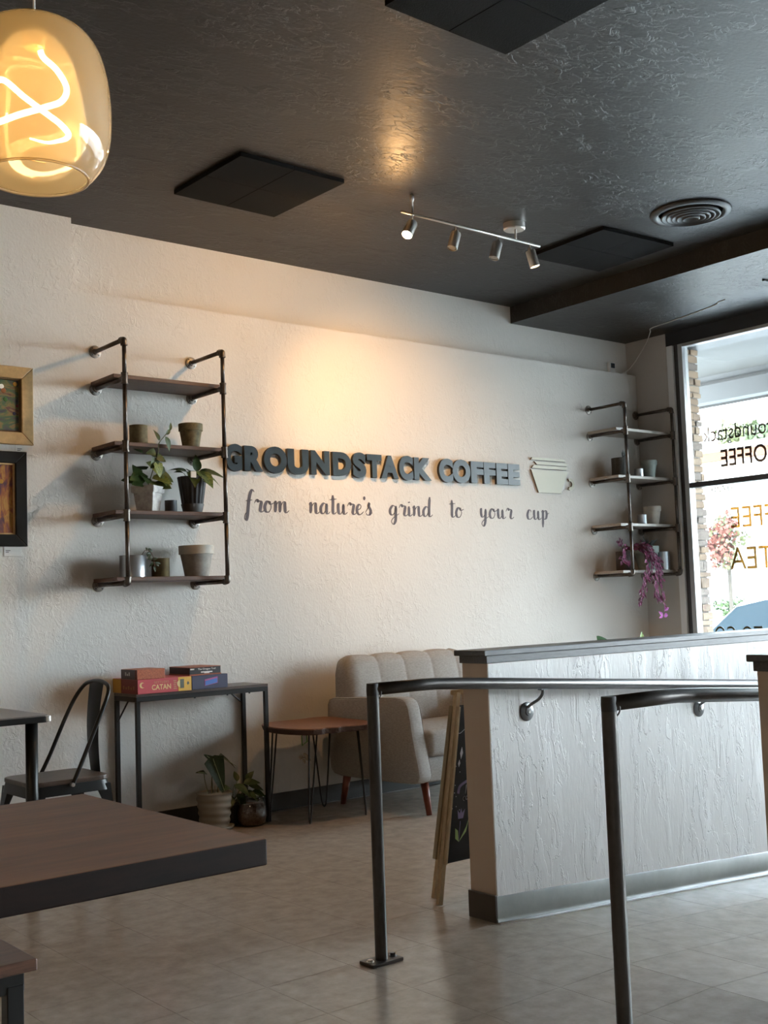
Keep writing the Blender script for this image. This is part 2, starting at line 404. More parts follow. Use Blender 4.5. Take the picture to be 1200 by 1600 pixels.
# unseen wall behind the camera, made dark to keep bounce light low
b = MB(); b.box(X0-.2, XW+.4, Y0-.2, Y0, -.6, .5); b.box(X0-.2, XW+.4, Y0-.2, Y0, 2.9, ZC+.1)
b.box(X0-.2, XW+.4, Y0-.2, Y0, .5, 2.9)
struct(b.build('wall_front', M_DIM))
b = MB(); b.box(X0-.2, XS, Y0-.2, YW+.3, ZC, ZC+.15); struct(b.build('ceiling', M_CEIL))
b = MB(); b.box(XS, XW+.4, Y0-.2, YW+.1, ZL, ZC+.15); struct(b.build('ceiling_soffit', M_CEIL))
# right wall: return piece next to the corner, header, sill
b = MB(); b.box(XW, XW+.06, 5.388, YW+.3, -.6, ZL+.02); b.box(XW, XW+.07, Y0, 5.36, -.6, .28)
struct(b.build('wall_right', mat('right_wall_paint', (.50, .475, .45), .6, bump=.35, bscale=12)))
b = MB(); b.box(XW-.004, XW+.35, Y0, 5.395, 3.06, ZL+.02); struct(b.build('trim_1', M_DARKBOARD))
# window 1
win = thing('window_1', (XW, 5.3, .28), None, None, kind='structure')
b = MB(); b.box(XW-.012, XW+.03, 5.333, 5.388, .28, 3.06, .003); b.build('white_jamb', M_TRIMW, win)
b = MB(); b.box(XW+.008, XW+.07, 5.292, 5.333, .28, 3.06, .002); b.build('frame_post', M_BRONZE, win)
b = MB(); b.box(XW-.002, XW+.07, 5.252, 5.292, .28, 3.06, .003); b.build('frame_post', M_ALU, win)
b = MB(); b.box(XW, XW+.06, Y0, 5.252, 3.035, 3.06, .002); b.build('frame_rail', M_ALU, win)
b = MB(); b.box(XW, XW+.06, 2.6, 5.252, 1.957, 1.995, .003); b.build('frame_rail', M_BRONZE, win)
b = MB(); b.box(XW, XW+.06, Y0, 5.252, .28, .33, .003); b.build('frame_rail', M_ALU, win)
for y in (2.6, .9, -.9, -2.7, -4.5, -6.3):
    b = MB(); b.box(XW, XW+.06, y-.03, y+.03, .28, 3.035, .003); b.build('frame_post', M_BRONZE, win)
M_TINT = glass_mat('view_dimming_glass', (.66, .68, .68), .03, haze=.008, hazecol=(.8, .85, .9))  # tint added to this pane to dim the bright exterior
b = MB(); b.box(XW+.030, XW+.034, 2.6, 5.252, .30, 3.04); b.build('glass_pane', M_TINT, win, label='corner glass pane, tint added to dim the outside')
for y0_, y1_ in ((.9, 2.6), (-.9, .9), (-2.7, -.9), (-4.5, -2.7), (-6.3, -4.5), (Y0, -6.3)):
    b = MB(); b.box(XW+.030, XW+.034, y0_, y1_, .30, 3.04); b.build('glass_pane', M_PANE, win)
# mirrored lettering on the glass, read from the street
M_DEC = glass_mat('gold_film', (.30, .20, .075), .02); M_DEC2 = glass_mat('brown_film', (.10, .072, .05), .02)
XG = XW+.0285
place_text('COFFEE', 4.50, 4.985, 2.085, 2.215, XG, win, 'window_lettering', M_DEC2, offset=.012, mirror=False, axis='x', shear=0)
place_text('Groundstack', 4.45, 5.13, 2.285, 2.40, XG, win, 'window_lettering', M_DEC2, axis='x')
place_text('0720', 4.90, 5.08, 1.905, 1.950, XG, win, 'window_lettering', M_DEC2, axis='x')
place_text('COFFEE', 4.28, 4.93, 1.63, 1.785, XG, win, 'window_lettering', M_DEC, axis='x')
place_text('TEA', 4.60, 4.955, 1.33, 1.49, XG, win, 'window_lettering', M_DEC, axis='x')
place_text('TO GO', 4.72, 5.12, .80, .92, XG, win, 'window_lettering', M_DEC, axis='x')

# floor: level cafe floor, ramp in the corridor between the two low walls
TS = .3175; TX = 1.686; TY = 3.113
fl = MB(); fl.box(X0, XR0, Y0, YW, -.2, -.003); fl.box(XR0, XW, 3.125, YW, -.2, -.003); fl.box(XR0, XW, Y0, 1.95, -.2, -.003)
fl.box(XR0, XW, 1.97, 3.113, -.6, -.45)
floor = struct(fl.build('floor', M_TILE))
tile_mesh = None
def tile_proto():
    bm = bmesh.new(); h = TS/2-.0005
    vs = [bm.verts.new(v) for v in ((-h, -h, -.003), (h, -h, -.003), (h, h, -.003), (-h, h, -.003), (-h+.0004, -h+.0004, 0), (h-.0004, -h+.0004, 0), (h-.0004, h-.0004, 0), (-h+.0004, h-.0004, 0))]
    for f in ((4, 5, 6, 7), (0, 1, 5, 4), (1, 2, 6, 5), (2, 3, 7, 6), (3, 0, 4, 7)): bm.faces.new([vs[i] for i in f])
    me = bpy.data.meshes.new('tile'); bm.to_mesh(me); bm.free(); me.materials.append(M_TILE); return me
tile_mesh = tile_proto()
floor.data.materials.clear(); floor.data.materials.append(M_JOINT)
def add_tile(x, y, parent, mtx=None):
    o = bpy.data.objects.new('tile', tile_mesh); COL.objects.link(o); o.parent = parent
    o.location = (x, y, 0) if mtx is None else mtx
    return o
# the strip of floor beyond the singly built tiles
fs_ = MB()
nx0, nx1 = -3, 17
cnt = 0
for i in range(-14, 18):
    for j in range(-35, 9):
        x = TX+(i+.5)*TS; y = TY+(j+.5)*TS
        if y+TS/2 > YW+.02 or x-TS/2 < X0 or x+TS/2 > XW: continue
        in_ramp = x > 3.0 and 1.97 < y < 3.113
        if in_ramp: continue
        # the visible wedge of floor
        r = x/max(y, .1)
        vis = (r > .36 and y > 1.55 and x > .95 and x < 5.3 and not (y < 3.2 and x > 3.0) and r < 1.55)
        if vis: add_tile(x, y, floor); cnt += 1
        else:
            h = TS/2-.0005
            fs_.quad((x-h, y-h, 0), (x+h, y-h, 0), (x+h, y+h, 0), (x-h, y+h, 0))
fs_.build('tile_field', M_TILE, floor, recalc=False, kind='stuff')
# ramp
SL = math.atan(.0665)
b = MB(); b.prism([(XR0, -.003), (XW, -.003-.0665*(XW-XR0)), (XW, -.45), (XR0, -.45)], 1.97, 3.113, 'y')
ramp = struct(b.build('floor_ramp', M_JOINT))
for i in range(0, 13):
    for j in range(0, 4):
        u = (i+.5)*TS; y = 3.113-(j+.5)*TS
        if y-TS/2 < 1.80: continue
        o = add_tile(0, 0, ramp); o.location = (XR0+u*math.cos(SL), y, -u*math.sin(SL)); o.rotation_euler = (0, SL, 0)

# partitions
def partition(name, ya, yb, x0, end_trim=True):
    p = thing(name, (x0, (ya+yb)/2, 0), None, None, kind='structure')
    b = MB(); b.box(x0+.006, XW, ya, yb, -.4, .94); b.build('wall_face', M_HALF, p)
    b = MB(); b.box(x0, x0+.006, ya+.0005, yb, -.05, .94, .002); b.build('end_face', M_SMOOTH, p, label='smooth end face with warm shade in its colour')
    b = MB(); b.box(x0-.006, XW, ya-.006, yb+.008, .936, .966, .002); b.build('cap_apron', M_CAP, p)
    b = MB()
    b.box(x0-.022, XW, ya-.014, yb+.02, .964, .985, .003); b.build('cap_board', M_CAP, p)
    return p
hw1 = partition('partition_far', 3.113, 3.248, 3.0)
hw2 = partition('partition_near', 1.83, 1.965, 2.985)
# rubber base on partitions: follows the ramp
def base_strip(p, y, side, x0, yb):
    b = MB(); n = 16; h = .098
    def f(u, v):
        x = x0-.004+(XW-x0)*u; z = -max(0, x-XR0)*.0665
        prof = [(0.0005, h), (-.004, h-.004), (-.005, .02), (-.012, .006), (-.02, .0005)]
        k = v*4; i = min(int(k), 3); t = k-i
        a, c = prof[i], prof[i+1]
        wob = .0012*math.sin(x*9)+.001*math.sin(x*23)
        return Vector((x, y+side*(-(a[0]+(c[0]-a[0])*t))+(-side*-1)*0+wob*(-side), z+a[1]+(c[1]-a[1])*t))
    b.grid(f, 60, 4); b.build('rubber_base', M_RUBBER, p, smooth=True)
    b = MB(); b.tube([(x0-.004+(XW-x0)*k/20, y+side*.021, -max(0, x0+(XW-x0)*k/20-XR0)*.0665+.003) for k in range(21)], .0055, 8); b.build('sealant_bead', M_BEAD, p, smooth=True)
base_strip(hw1, 3.113, -1, 3.0, 3.248)
b = MB(); b.box(2.988, 3.001, 3.108, 3.252, 0, .098, .003); b.build('rubber_base', mat('brown_rubber_base', (.05, .04, .032), .4), hw1)
b = MB(); b.box(2.973, 2.986, 1.82, 1.97, 0, .098, .003); b.build('rubber_base', MATS['brown_rubber_base'], hw2)

# rear wall baseboard: black left of the console, grey by the sofa
b = MB(); b.box(X0, 3.42, YW-.006, YW, 0, .10, .002); struct(b.build('baseboard_back', M_BLACKRUB))
b = MB(); b.box(3.42, XW, YW-.006, YW, 0, .10, .002); struct(b.build('baseboard_back', mat('dark_grey_base', (.045, .045, .043), .6)))

# ------------------------------------------------------------------ ceiling things
def ceiling_panel(cx, cy, rz, label):
    t = thing('acoustic_panel', (cx, cy, ZC), label, 'ceiling panel', 'square black acoustic panels on the ceiling')
    R = Matrix.Translation((cx, cy, ZC)) @ Matrix.Rotation(rz, 4, 'Z')
    for i in (-1, 1):
        for j in (-1, 1):
            b = MB(); b.box(i*.1535-.1525, i*.1535+.1525, j*.1535-.1525, j*.1535+.1525, -.022, 0, .0015, 1, mtx=R); b.build('panel_tile', M_PANEL, t)
ceiling_panel(3.12, 4.735, .02, 'black square acoustic panel on the ceiling between pendant and track light')
ceiling_panel(5.43, 4.485, -.05, 'black square acoustic panel between the track light and the round vent')
ceiling_panel(2.83, 2.69, .02, 'black acoustic panel cut by the top edge of the picture')
# round vent
vt = thing('ceiling_vent', (5.344, 3.765, ZC), 'round grey ceiling diffuser with concentric rings near the soffit', 'vent')
c = (5.344, 3.765, ZC)
b = MB(); b.lathe([(.222, 0), (.218, -.012), (.19, -.020), (.178, -.012), (.174, 0)], c, 40); b.build('outer_flange', M_VENT, vt, smooth=True)
b = MB(); b.lathe([(.001, -.001), (.175, -.001)], c, 40); b.build('throat', M_VOID, vt)
for k, r in enumerate((.152, .124, .097, .070)):
    b = MB(); b.lathe([(r, -.004), (r+.012, -.024-.004*k), (r+.002, -.028-.004*k), (r-.010, -.010)], c, 40); b.build('vane', M_VENT, vt, smooth=True)
b = MB(); b.lathe([(.044, -.006), (.05, -.038), (.042, -.045), (.034, -.03), (.001, -.026)], c, 30); b.build('centre_cone', M_VENT, vt, smooth=True)
# dark clip at the edge of the soffit, right border
b = MB(); b.box(6.53, 6.60, 4.075, 4.09, ZL-.012, ZL, .003); tag(b.build('ceiling_clip', M_BLACKMETAL), 'small black clip on the soffit at the right border', 'clip')

# track light
tl = thing('track_light', (4.3, 4.42, ZC), 'brushed nickel bar with four spotlight heads hanging from the ceiling', 'track light')
b = MB(); b.cyl((3.785, 4.42, 3.182), (4.815, 4.42, 3.175), .007, seg=12); b.build('bar', M_NICKEL, tl, smooth=True)
b = MB(); b.lathe([(.062, 0), (.062, -.032), (.056, -.038), (.001, -.038)], (4.645, 4.45, ZC), 28); b.build('canopy', M_NICKEL, tl, angle=40)
b = MB(); b.cyl((4.645, 4.44, ZC-.03), (4.62, 4.42, 3.178), .006, seg=10); b.build('stem', M_NICKEL, tl, smooth=True)
b = MB(); b.lathe([(.010, 0), (.012, -.02), (.010, -.03), (.005, -.04), (.005, -.105), (.009, -.11), (.0005, -.112)], (3.86, 4.42, ZC), 14); b.build('standoff', M_NICKEL, tl, smooth=True)
heads = [(3.858, Vector((-.55, -.15, -.80)), 1), (4.165, Vector((-.34, 0, -.94)), 0), (4.476, Vector((-.30, .05, -.95)), 0), (4.735, Vector((.22, -.12, -.96)), 2)]
for (hx, d, lit) in heads:
    d.normalize(); top = Vector((hx, 4.42, 3.178)); piv = top+Vector((0, 0, -.042))
    b = MB(); b.cyl(top, piv, .0035, seg=8); b.build('stem', M_NICKEL, tl, smooth=True)
    a = piv-d*.006; e = piv+d*.096; L = .1
    q = d.to_track_quat('Z', 'Y').to_matrix().to_4x4()
    b = MB(); b.lathe([(.008, -.012), (.012, -.004), (.012, .002), (.026, .006), (.0285, .012), (.0285, .10), (.0265, .102), (.0255, .094), (.001, .092)], (0, 0, 0), 24)
    b.xf(Matrix.Translation(a) @ q); h = b.build('lamp_head', M_NICKEL, tl, angle=35)
    b = MB(); b.lathe([(.0245, .0935), (.0245, .099 if lit == 1 else .0965), (.018, .104 if lit == 1 else .098), (.001, .106 if lit == 1 else .0985)], (0, 0, 0), 20)
    b.xf(Matrix.Translation(a) @ q); b.build('bulb', (M_OFFB, M_BULB, M_BULB2)[lit], h, smooth=True, label=('unlit bulb', 'glaring lit bulb', 'dim warm lit bulb')[lit])

# pendant lamp
LC = Vector((.775, 1.869, 2.034))
pl = thing('pendant_lamp', (LC.x, LC.y, ZC), 'amber glass pendant lamp with a glowing looped filament', 'lamp')
top = 2.197-.006
b = MB()
prof = [(.012, .165), (.05, .162), (.085, .146), (.108, .118), (.122, .075), (.1285, .02), (.1275, -.035), (.118, -.075), (.100, -.102), (.088, -.112)]
prof = [(p.x, p.y) for p in catmull([(r, z, 0) for r, z in prof], 4)]
b.lathe(prof+[(r-.0025, z+.001) for r, z in prof[::-1]], (LC.x, LC.y, LC.z), 48)
b.bm.faces.ensure_lookup_table()
gl = b.build('glass_shade', M_AMBER, pl, smooth=True)
b = MB(); b.tube([LC+Vector((.088*math.cos(2*PI*k/48), .088*math.sin(2*PI*k/48), -.112)) for k in range(48)], .0026, 6, closed=True); b.build('glass_rim', M_AMBER, pl, smooth=True)
b = MB(); b.cyl((LC.x, LC.y, LC.z+.165), (LC.x, LC.y, ZC-.02), .0022, seg=8); b.build('cord', M_CORD, pl, smooth=True)
b = MB(); b.lathe([(.05, 0), (.05, -.02), (.006, -.026)], (LC.x, LC.y, ZC), 24); b.build('ceiling_rose', M_BLACKMETAL, pl, angle=40)
b = MB(); b.lathe([(.006, .185), (.012, .172), (.02, .165), (.02, .125), (.016, .12), (.001, .12)], LC, 20); b.build('lamp_holder', M_GOLD, pl, angle=40)
# filament: in the plane facing roughly along the camera heading
ru = Vector((.78, -.62, 0)); dp = Vector((.62, .78, 0))
fp = [(.010, .116, 0), (.014, .105, .005), (.033, .089, .02), (.047, .061, .03), (.041, .033, .02), (.019, .014, 0), (-.017, -.011, -.03), (-.055, -.026, -.035), (-.088, -.016, -.01),
      (-.096, .022, .03), (-.085, .060, .03), (-.060, .070, .01), (-.028, .047, .03), (.006, .024, .05), (.028, .006, .05), (.048, -.020, .03), (.055, -.042, .0), (.048, -.055, -.02), (.028, -.062, -.03), (.0, -.056, -.035)]
fpts = catmull([LC+ru*x+dp*z+Vector((0, 0, y)) for x, y, z in fp], 8)
n = len(fpts)
b = MB(); b.tube(fpts, [.0052 if i < n*.8 else .0052-.004*(i/n-.8)/.2 for i in range(n)], 10); b.build('filament', M_FIL, pl, smooth=True)
b = MB(); b.tube(catmull([LC+ru*x+dp*z+Vector((0, 0, y)) for x, y, z in [(.005, -.068, .045), (-.03, -.062, .03), (-.055, -.04, 0)]], 6), .001, 6); b.build('lead_wire', M_GOLD, pl, smooth=True)

# ------------------------------------------------------------------ pipe shelf racks
ZR = (2.571, 2.368, 2.017, 1.663, 1.319)
def pipe_rack(xa, xb, label, pale):
    t = thing('pipe_shelf_rack', (xa, YW, 1.319), label, 'wall shelf', 'black iron pipe shelf racks')
    yf = 5.357
    for x in (xa, xb):
        for k, z in enumerate(ZR):
            b = MB(); b.lathe([(.034, 0), (.034, .006), (.030, .008), (.017, .009), (.016, .018), (.0125, .02), (.001, .02)], (0, 0, 0), 24)
            b.xf(Matrix.Translation((x, YW, z)) @ Matrix.Rotation(PI/2, 4, 'X')); fl_ = b.build('flange', M_FLANGE, t, angle=40)
            for a in (PI/4, 3*PI/4, 5*PI/4, 7*PI/4):
                pass
            b = MB()
            for a in (PI/4, 3*PI/4, 5*PI/4, 7*PI/4):
                cx_, cz_ = x+.025*math.cos(a), z+.025*math.sin(a)
                b.cyl((cx_, YW-.0075, cz_), (cx_, YW-.0095, cz_), .0042, seg=8)
            b.build('screw_hole', M_VOID, fl_, kind='stuff')
            end = yf if 0 < k < 4 else yf+.028
            b = MB(); b.cyl((x, YW-.018, z), (x, end, z), .0115, seg=14); b.build('pipe_arm', M_PIPE, t, smooth=True)
            if 0 < k < 4:
                b = MB(); b.cyl((x, yf, z-.030), (x, yf, z+.030), .0165, seg=14); b.cyl((x, yf+.032, z), (x, yf, z), .0165, seg=14)
                b.cyl((x, yf, z-.030), (x, yf, z-.022), .0185, seg=14); b.cyl((x, yf, z+.022), (x, yf, z+.030), .0185, seg=14)
                b.build('tee_fitting', M_PIPE, t, angle=40)
            else:
                s_ = -1 if k == 0 else 1
                pts = catmull([(x, yf+.030, z), (x, yf+.012, z), (x, yf+.002, z+s_*.003), (x, yf, z+s_*.013), (x, yf, z+s_*.031)], 4)
                b = MB(); b.tube(pts, .0158, 14); b.cyl((x, yf, z+s_*.024), (x, yf, z+s_*.032), .0182, seg=14); b.cyl((x, yf+.024, z), (x, yf+.032, z), .0182, seg=14)
                b.build('elbow_fitting', M_PIPE, t, angle=40)
        for z1, z0 in zip(ZR, ZR[1:]):
            b = MB(); b.cyl((x, yf, z0+.028), (x, yf, z1-.028), .0112, seg=14); b.build('pipe_post', M_PIPE, t, smooth=True)
    for z in ZR[1:]:
        zb = z+.0125
        b = MB(); b.box(xa-.032, min(xb+.045, 7.242), 5.418, YW-.010, zb, zb+.021, .002, 1); b.build('shelf_board', pale, t)
    return t
M_PALEB = mat('window_lit_board', (.42, .38, .34), .45, col2=(.28, .25, .22), vscale=4, stretch=(2, 24, 24), detail=6)  # board colour paled to carry the daylight from the window
pipe_rack(2.680, 3.264, 'iron pipe shelf rack left of the wall sign with brown boards', M_BOARD)
pipe_rack(6.660, 7.215, 'iron pipe shelf rack in the corner beside the window', M_PALEB)
BT = [z+.0335 for z in ZR]   # board tops

# ------------------------------------------------------------------ leaves
def leaf_mesh(name, outline, m, fold=.18, droop=.35, nu=7, cup=0.):
    """unit leaf along +Y, width from the outline(t) half width, normal +Z"""
    bm = bmesh.new(); rows = []
    for i in range(nu+1):
        t = i/nu; w = outline(t); y = t; z = -droop*t*t
        ring = []
        for s in (-1, -.5, 0, .5, 1):
            ring.append(bm.verts.new((s*w, y, z+abs(s)*w*fold-cup*s*s*w)))
        rows.append(ring)
    for a, c in zip(rows, rows[1:]):
        for k in range(4): bm.faces.new((a[k], a[k+1], c[k+1], c[k]))
    bmesh.ops.remove_doubles(bm, verts=bm.verts, dist=1e-5)
    me = bpy.data.meshes.new(name); bm.to_mesh(me); bm.free()
    for p in me.polygons: p.use_smooth = True
    me.materials.append(m); return me
ov = lambda w: (lambda t: w*math.sin(PI*min(1, max(0, t))**.75)*(1-.15*t)+.0005)
heart = lambda t: .40*math.sqrt(max(0, math.sin(PI*t**.62)))*(1.05-.55*t)+.0005
arrow = lambda t: (.30*(1-t)**.8+.03)*min(1, t*9+.25)
narrow = lambda t: .10*math.sin(PI*(t**.6))+.0005
def bez(w): return w
L_HEART = leaf_mesh('leaf', heart, M_LEAF, .1, .2)
L_HEARTV = leaf_mesh('leaf', heart, M_LEAFV, .1, .25)
L_OV = leaf_mesh('leaf', ov(.22), M_LEAF, .25, .35)
L_OVV = leaf_mesh('leaf', ov(.24), M_LEAFV, .25, .4)
L_ARROW = leaf_mesh('leaf', arrow, M_LEAFD, .2, .15, 9)
L_DARK = leaf_mesh('leaf', ov(.26), M_LEAFD, .2, .4)
L_MON = leaf_mesh('leaf', heart, leafmat('monstera_green', (.06, .13, .05), (.03, .085, .03)), .15, .35, 9)
L_LIME = leaf_mesh('leaf', ov(.26), M_LEAFY, .2, .2)
L_PINK = leaf_mesh('leaf', ov(.2), M_PINK, .3, .1)
L_SUCC = leaf_mesh('leaf', narrow, M_SUCC, .5, -.2)
def add_leaf(parent, me, base, direction, size, up=(0, 0, 1), label=None, wide=1.):
    d = Vector(direction).normalized(); u = Vector(up); x = d.cross(u)
    if x.length < 1e-3: x = Vector((1, 0, 0))
    x.normalize(); z = x.cross(d)
    o = bpy.data.objects.new('leaf', me); COL.objects.link(o); o.parent = parent
    m = Matrix((x*size*wide, d*size, z*size)).transposed().to_4x4(); m.translation = Vector(base)-org(parent)
    o.matrix_basis = m; ORG[o.name] = Vector((0, 0, 0))
    if label: o['label'] = label
    return o
def stem(parent, pts, r=.0015, m=None, name='stem'):
    b = MB(); b.tube(catmull(pts, 5), r, 6); return b.build(name, m or M_STEM, parent, smooth=True)

# ------------------------------------------------------------------ pots on the racks
def pot(name, x, y, z, r, h, label, m, style='rim', group=None, rimm=None, soil=True, cat='pot'):
    t = thing(name, (x, y, z), label, cat, group)
    if style == 'rim':
        prof = [(r*.66, 0), (r*.90, h*.72), (r*.90, h*.74)]
        inner = [(r*.92, h), (r*.90, h*.985), (r*.82, h*.8), (.001, h*.8)]
        b = MB(); b.lathe(prof+[(r*.9, h*.76)]+[(r*.86, h*.76), (.001, h*.76)], (x, y, z), 28); b.build('pot_body', m, t, angle=40)
        b = MB(); b.lathe([(r*.90, h*.72), (r*.985, h*.725), (r, h*.98), (r*.985, h), (r*.92, h), (r*.89, h*.80)], (x, y, z), 28); b.build('pot_rim', rimm or m, t, angle=40)
    elif style == 'cyl':
        b = MB(); b.lathe([(r*.97, 0), (r, h*.02), (r, h*.97), (r*1.02, h*.985), (r*1.0, h), (r*.95, h), (r*.94, h*.8), (.001, h*.8)], (x, y, z), 30); b.build('pot_body', m, t, angle=40)
    elif style == 'square':
        for (nm, z0, z1, a0, a1) in (('pot_body', 0, h*.76, r*.66, r*.84), ('pot_rim', h*.74, h, r*.96, r)):
            bm = MB(); R = Matrix.Translation((x, y, z)) @ Matrix.Rotation(.62, 4, 'Z')
            lo = [bm.bm.verts.new(R @ Vector((sx_*a0, sy_*a0, z0))) for sx_, sy_ in ((-1, -1), (1, -1), (1, 1), (-1, 1))]
            hi = [bm.bm.verts.new(R @ Vector((sx_*a1, sy_*a1, z1))) for sx_, sy_ in ((-1, -1), (1, -1), (1, 1), (-1, 1))]
            bm.bm.faces.new(lo[::-1]); bm.bm.faces.new(hi)
            for i in range(4): bm.bm.faces.new((lo[i], lo[(i+1) % 4], hi[(i+1) % 4], hi[i]))
            bmesh.ops.bevel(bm.bm, geom=list(bm.bm.edges), offset=.003, segments=2, affect='EDGES')
            bm.build(nm, m, t)
    elif style == 'ribbed':
        b = MB(); b.lathe([(r*.66, h*.24), (r*.72, h*.26), (r*.98, h*.97), (r, h*.985), (r*.97, h), (r*.9, h), (r*.86, h*.85), (.001, h*.85)], (x, y, z), 96, flute=16, fdepth=.07); b.build('pot_body', m, t, smooth=True)
        b = MB(); b.lathe([(r*.60, 0), (r*.62, .003), (r*.76, h*.24), (r*.77, h*.26), (r*.70, h*.26), (.001, h*.26)], (x, y, z), 30); b.build('saucer', mat('grey_saucer_plastic', (.07, .07, .072), .5), t, angle=40)
    if soil:
        rr = r*(.80 if style in ('rim', 'ribbed') else .6 if style == 'square' else .93); zz = h*(.88 if style != 'square' else 1.002)
        b = MB(); b.lathe([(.001, zz+.002), (rr*.7, zz+.003), (rr, zz)], (x, y, z), 20); b.build('soil', M_SOIL, t, smooth=True)
    return t
# left rack
pot('plant_pot', 2.852, 5.55, BT[2], .048, .112, 'short mossy cylindrical pot on the second shelf of the left rack', M_MOSS, 'cyl')
pot('plant_pot', 3.168, 5.55, BT[2], .067, .142, 'mossy rimmed pot at the right end of the second shelf, left rack', M_MOSS, 'rim')
sq = pot('potted_plant', 2.901, 5.55, BT[3], .068, .141, 'bushy variegated plant in a square zinc pot, left rack third shelf', M_GALV, 'square', cat='plant')
pot('metal_cup', 3.026, 5.53, BT[3], .033, .068, 'tiny dark zinc cup between the two leafy pots', mat('dark_zinc', (.09, .10, .11), .4, metal=.7), 'cyl', soil=False, cat='cup')
rb = pot('potted_plant', 3.170, 5.55, BT[3], .082, .203, 'drooping broad-leaved plant in a ribbed charcoal pot, left rack', M_BLKPL, 'ribbed', cat='plant')
pc = pot('potted_plant', 2.806, 5.55, BT[4], .069, .117, 'shiny tin cylinder pot with a wilted vine on the bottom shelf', M_ZINC, 'cyl', cat='plant')
pot('metal_cup', 2.973, 5.56, BT[4], .048, .102, 'olive brown tin canister on the bottom shelf of the left rack', M_TIN, 'cyl', soil=False, cat='canister')
pot('plant_pot', 3.187, 5.55, BT[4], .097, .170, 'large pale cement pot with a broad rim on the bottom shelf', M_CEMENT, 'rim', rimm=M_CEMENTR)
# plant in the square pot
c = Vector((2.901, 5.55, BT[3]+.141))
rnd = random.Random(3)
stem(sq, [c, c+Vector((.0, -.06, .08)), c+Vector((-.01, -.14, .16)), c+Vector((-.012, -.155, .21)), c+Vector((.02, -.155, .25)), c+Vector((.05, -.155, .285))], .0024)
lv = [((-.06, .05), .075, 0, (-.6, -.5, -.15)), ((-.065, .10), .07, 0, (-.4, -.6, -.4)), ((.005, .135), .085, 1, (.15, -.7, -.55)), ((.03, .06), .09, 1, (.45, -.7, -.25)),
      ((-.02, .05), .07, 0, (-.2, -.8, -.3)), ((.06, .07), .065, 0, (.7, -.3, -.4)), ((-.05, .015), .06, 0, (-.8, -.4, -.1)), ((.05, .01), .065, 0, (.7, -.5, -.1)),
      ((-.04, .19), .05, 0, (-.7, -.3, .1)), ((.02, .17), .05, 0, (.3, -.6, -.2)), ((0, .03), .07, 1, (.1, -.9, -.2)), ((.07, .03), .05, 1, (.9, -.2, -.3)),
      ((-.07, .03), .06, 0, (-.9, .2, .1)), ((.03, .11), .06, 0, (.5, .3, .2)), ((-.01, .09), .065, 0, (-.3, .6, .3)),
      ((.055, .11), .06, 0, (.35, -.2, -.8)), ((.07, .075), .045, 0, (.2, -.3, -.9)), ((-.03, .075), .07, 0, (-.3, -.5, -.6)), ((.02, .02), .07, 0, (.3, -.8, -.1))]
for (p, s, v, d) in lv:
    base = c+Vector((p[0]*.6, rnd.uniform(-.02, .02), p[1])); tgt = base+Vector((p[0]*.4, -.015, 0))
    add_leaf(sq, L_HEARTV if v else L_HEART, tgt, d, s*1.28, up=(.1, -.9, .5))
for (p, s, d, v) in (((-.010, .225), .065, (-.35, -.1, .95), 0), ((.03, .26), .05, (.6, -.1, .7), 0), ((.05, .283), .05, (.35, -.1, .95), 0), ((.025, .25), .085, (.45, -.1, -.85), 0), ((-.012, .17), .06, (-.8, -.2, -.1), 1), ((-.01, .15), .06, (.6, -.2, -.3), 1), ((-.008, .12), .085, (.2, -.3, -.9), 2), ((-.008, .14), .07, (-.5, -.2, -.8), 1)):
    add_leaf(sq, (L_OV, L_HEART, L_HEARTV)[v], c+Vector((p[0], -.157 if v == 0 else -.12, p[1])), d, s, up=(.2, -1, .2))
# drooping plant in the ribbed pot
c = Vector((3.170, 5.55, BT[3]+.203))
for (p, d, s, v) in (((-.03, 0, .025), (-.65, -.45, .25), .085, 0), ((0, -.01, .03), (-.25, -.7, -.35), .12, 0), ((.03, -.01, .035), (.15, -.75, -.3), .13, 1), ((.04, 0, .03), (.85, -.35, .05), .14, 0),
                     ((.05, 0, .02), (.9, -.2, -.15), .12, 1), ((.03, 0, .03), (.05, -.1, 1), .085, 0), ((-.05, 0, .02), (-.9, 0, .3), .05, 0), ((0, .02, .03), (.4, .5, .3), .09, 0), ((-.02, .02, .03), (-.5, .4, .3), .09, 0), ((.02, -.03, .0), (.5, -.7, -.3), .09, 1)):
    base = c+Vector(p); stem(rb, [c+Vector((p[0]*.3, 0, -.03)), base], .0018); add_leaf(rb, L_OVV if v else L_OV, base, d, s*1.15, up=(0, -.5, .9), wide=1.35)
b = MB(); b.box(c.x-.052, c.x-.018, 5.47, 5.473, c.z-.012, c.z+.022, .003); b.build('plant_tag', M_CARD, rb)
# wilted vine
c = Vector((2.806, 5.55, BT[4]+.117))
stem(pc, [c+Vector((.03, -.03, -.01)), c+Vector((.045, -.06, .025)), c+Vector((.075, -.075, .0)), c+Vector((.085, -.08, -.06))], .0015, M_STEMR)
for k in range(14):
    q = rnd.random(); p = c+Vector((.035+.055*q, -.055-.025*q, .03-.10*q*q+rnd.uniform(-.015, .015)))
    add_leaf(pc, L_DARK, p, (rnd.uniform(-.8, .9), -.3, rnd.uniform(-.9, .2)), rnd.uniform(.022, .036), up=(0, -1, .2))
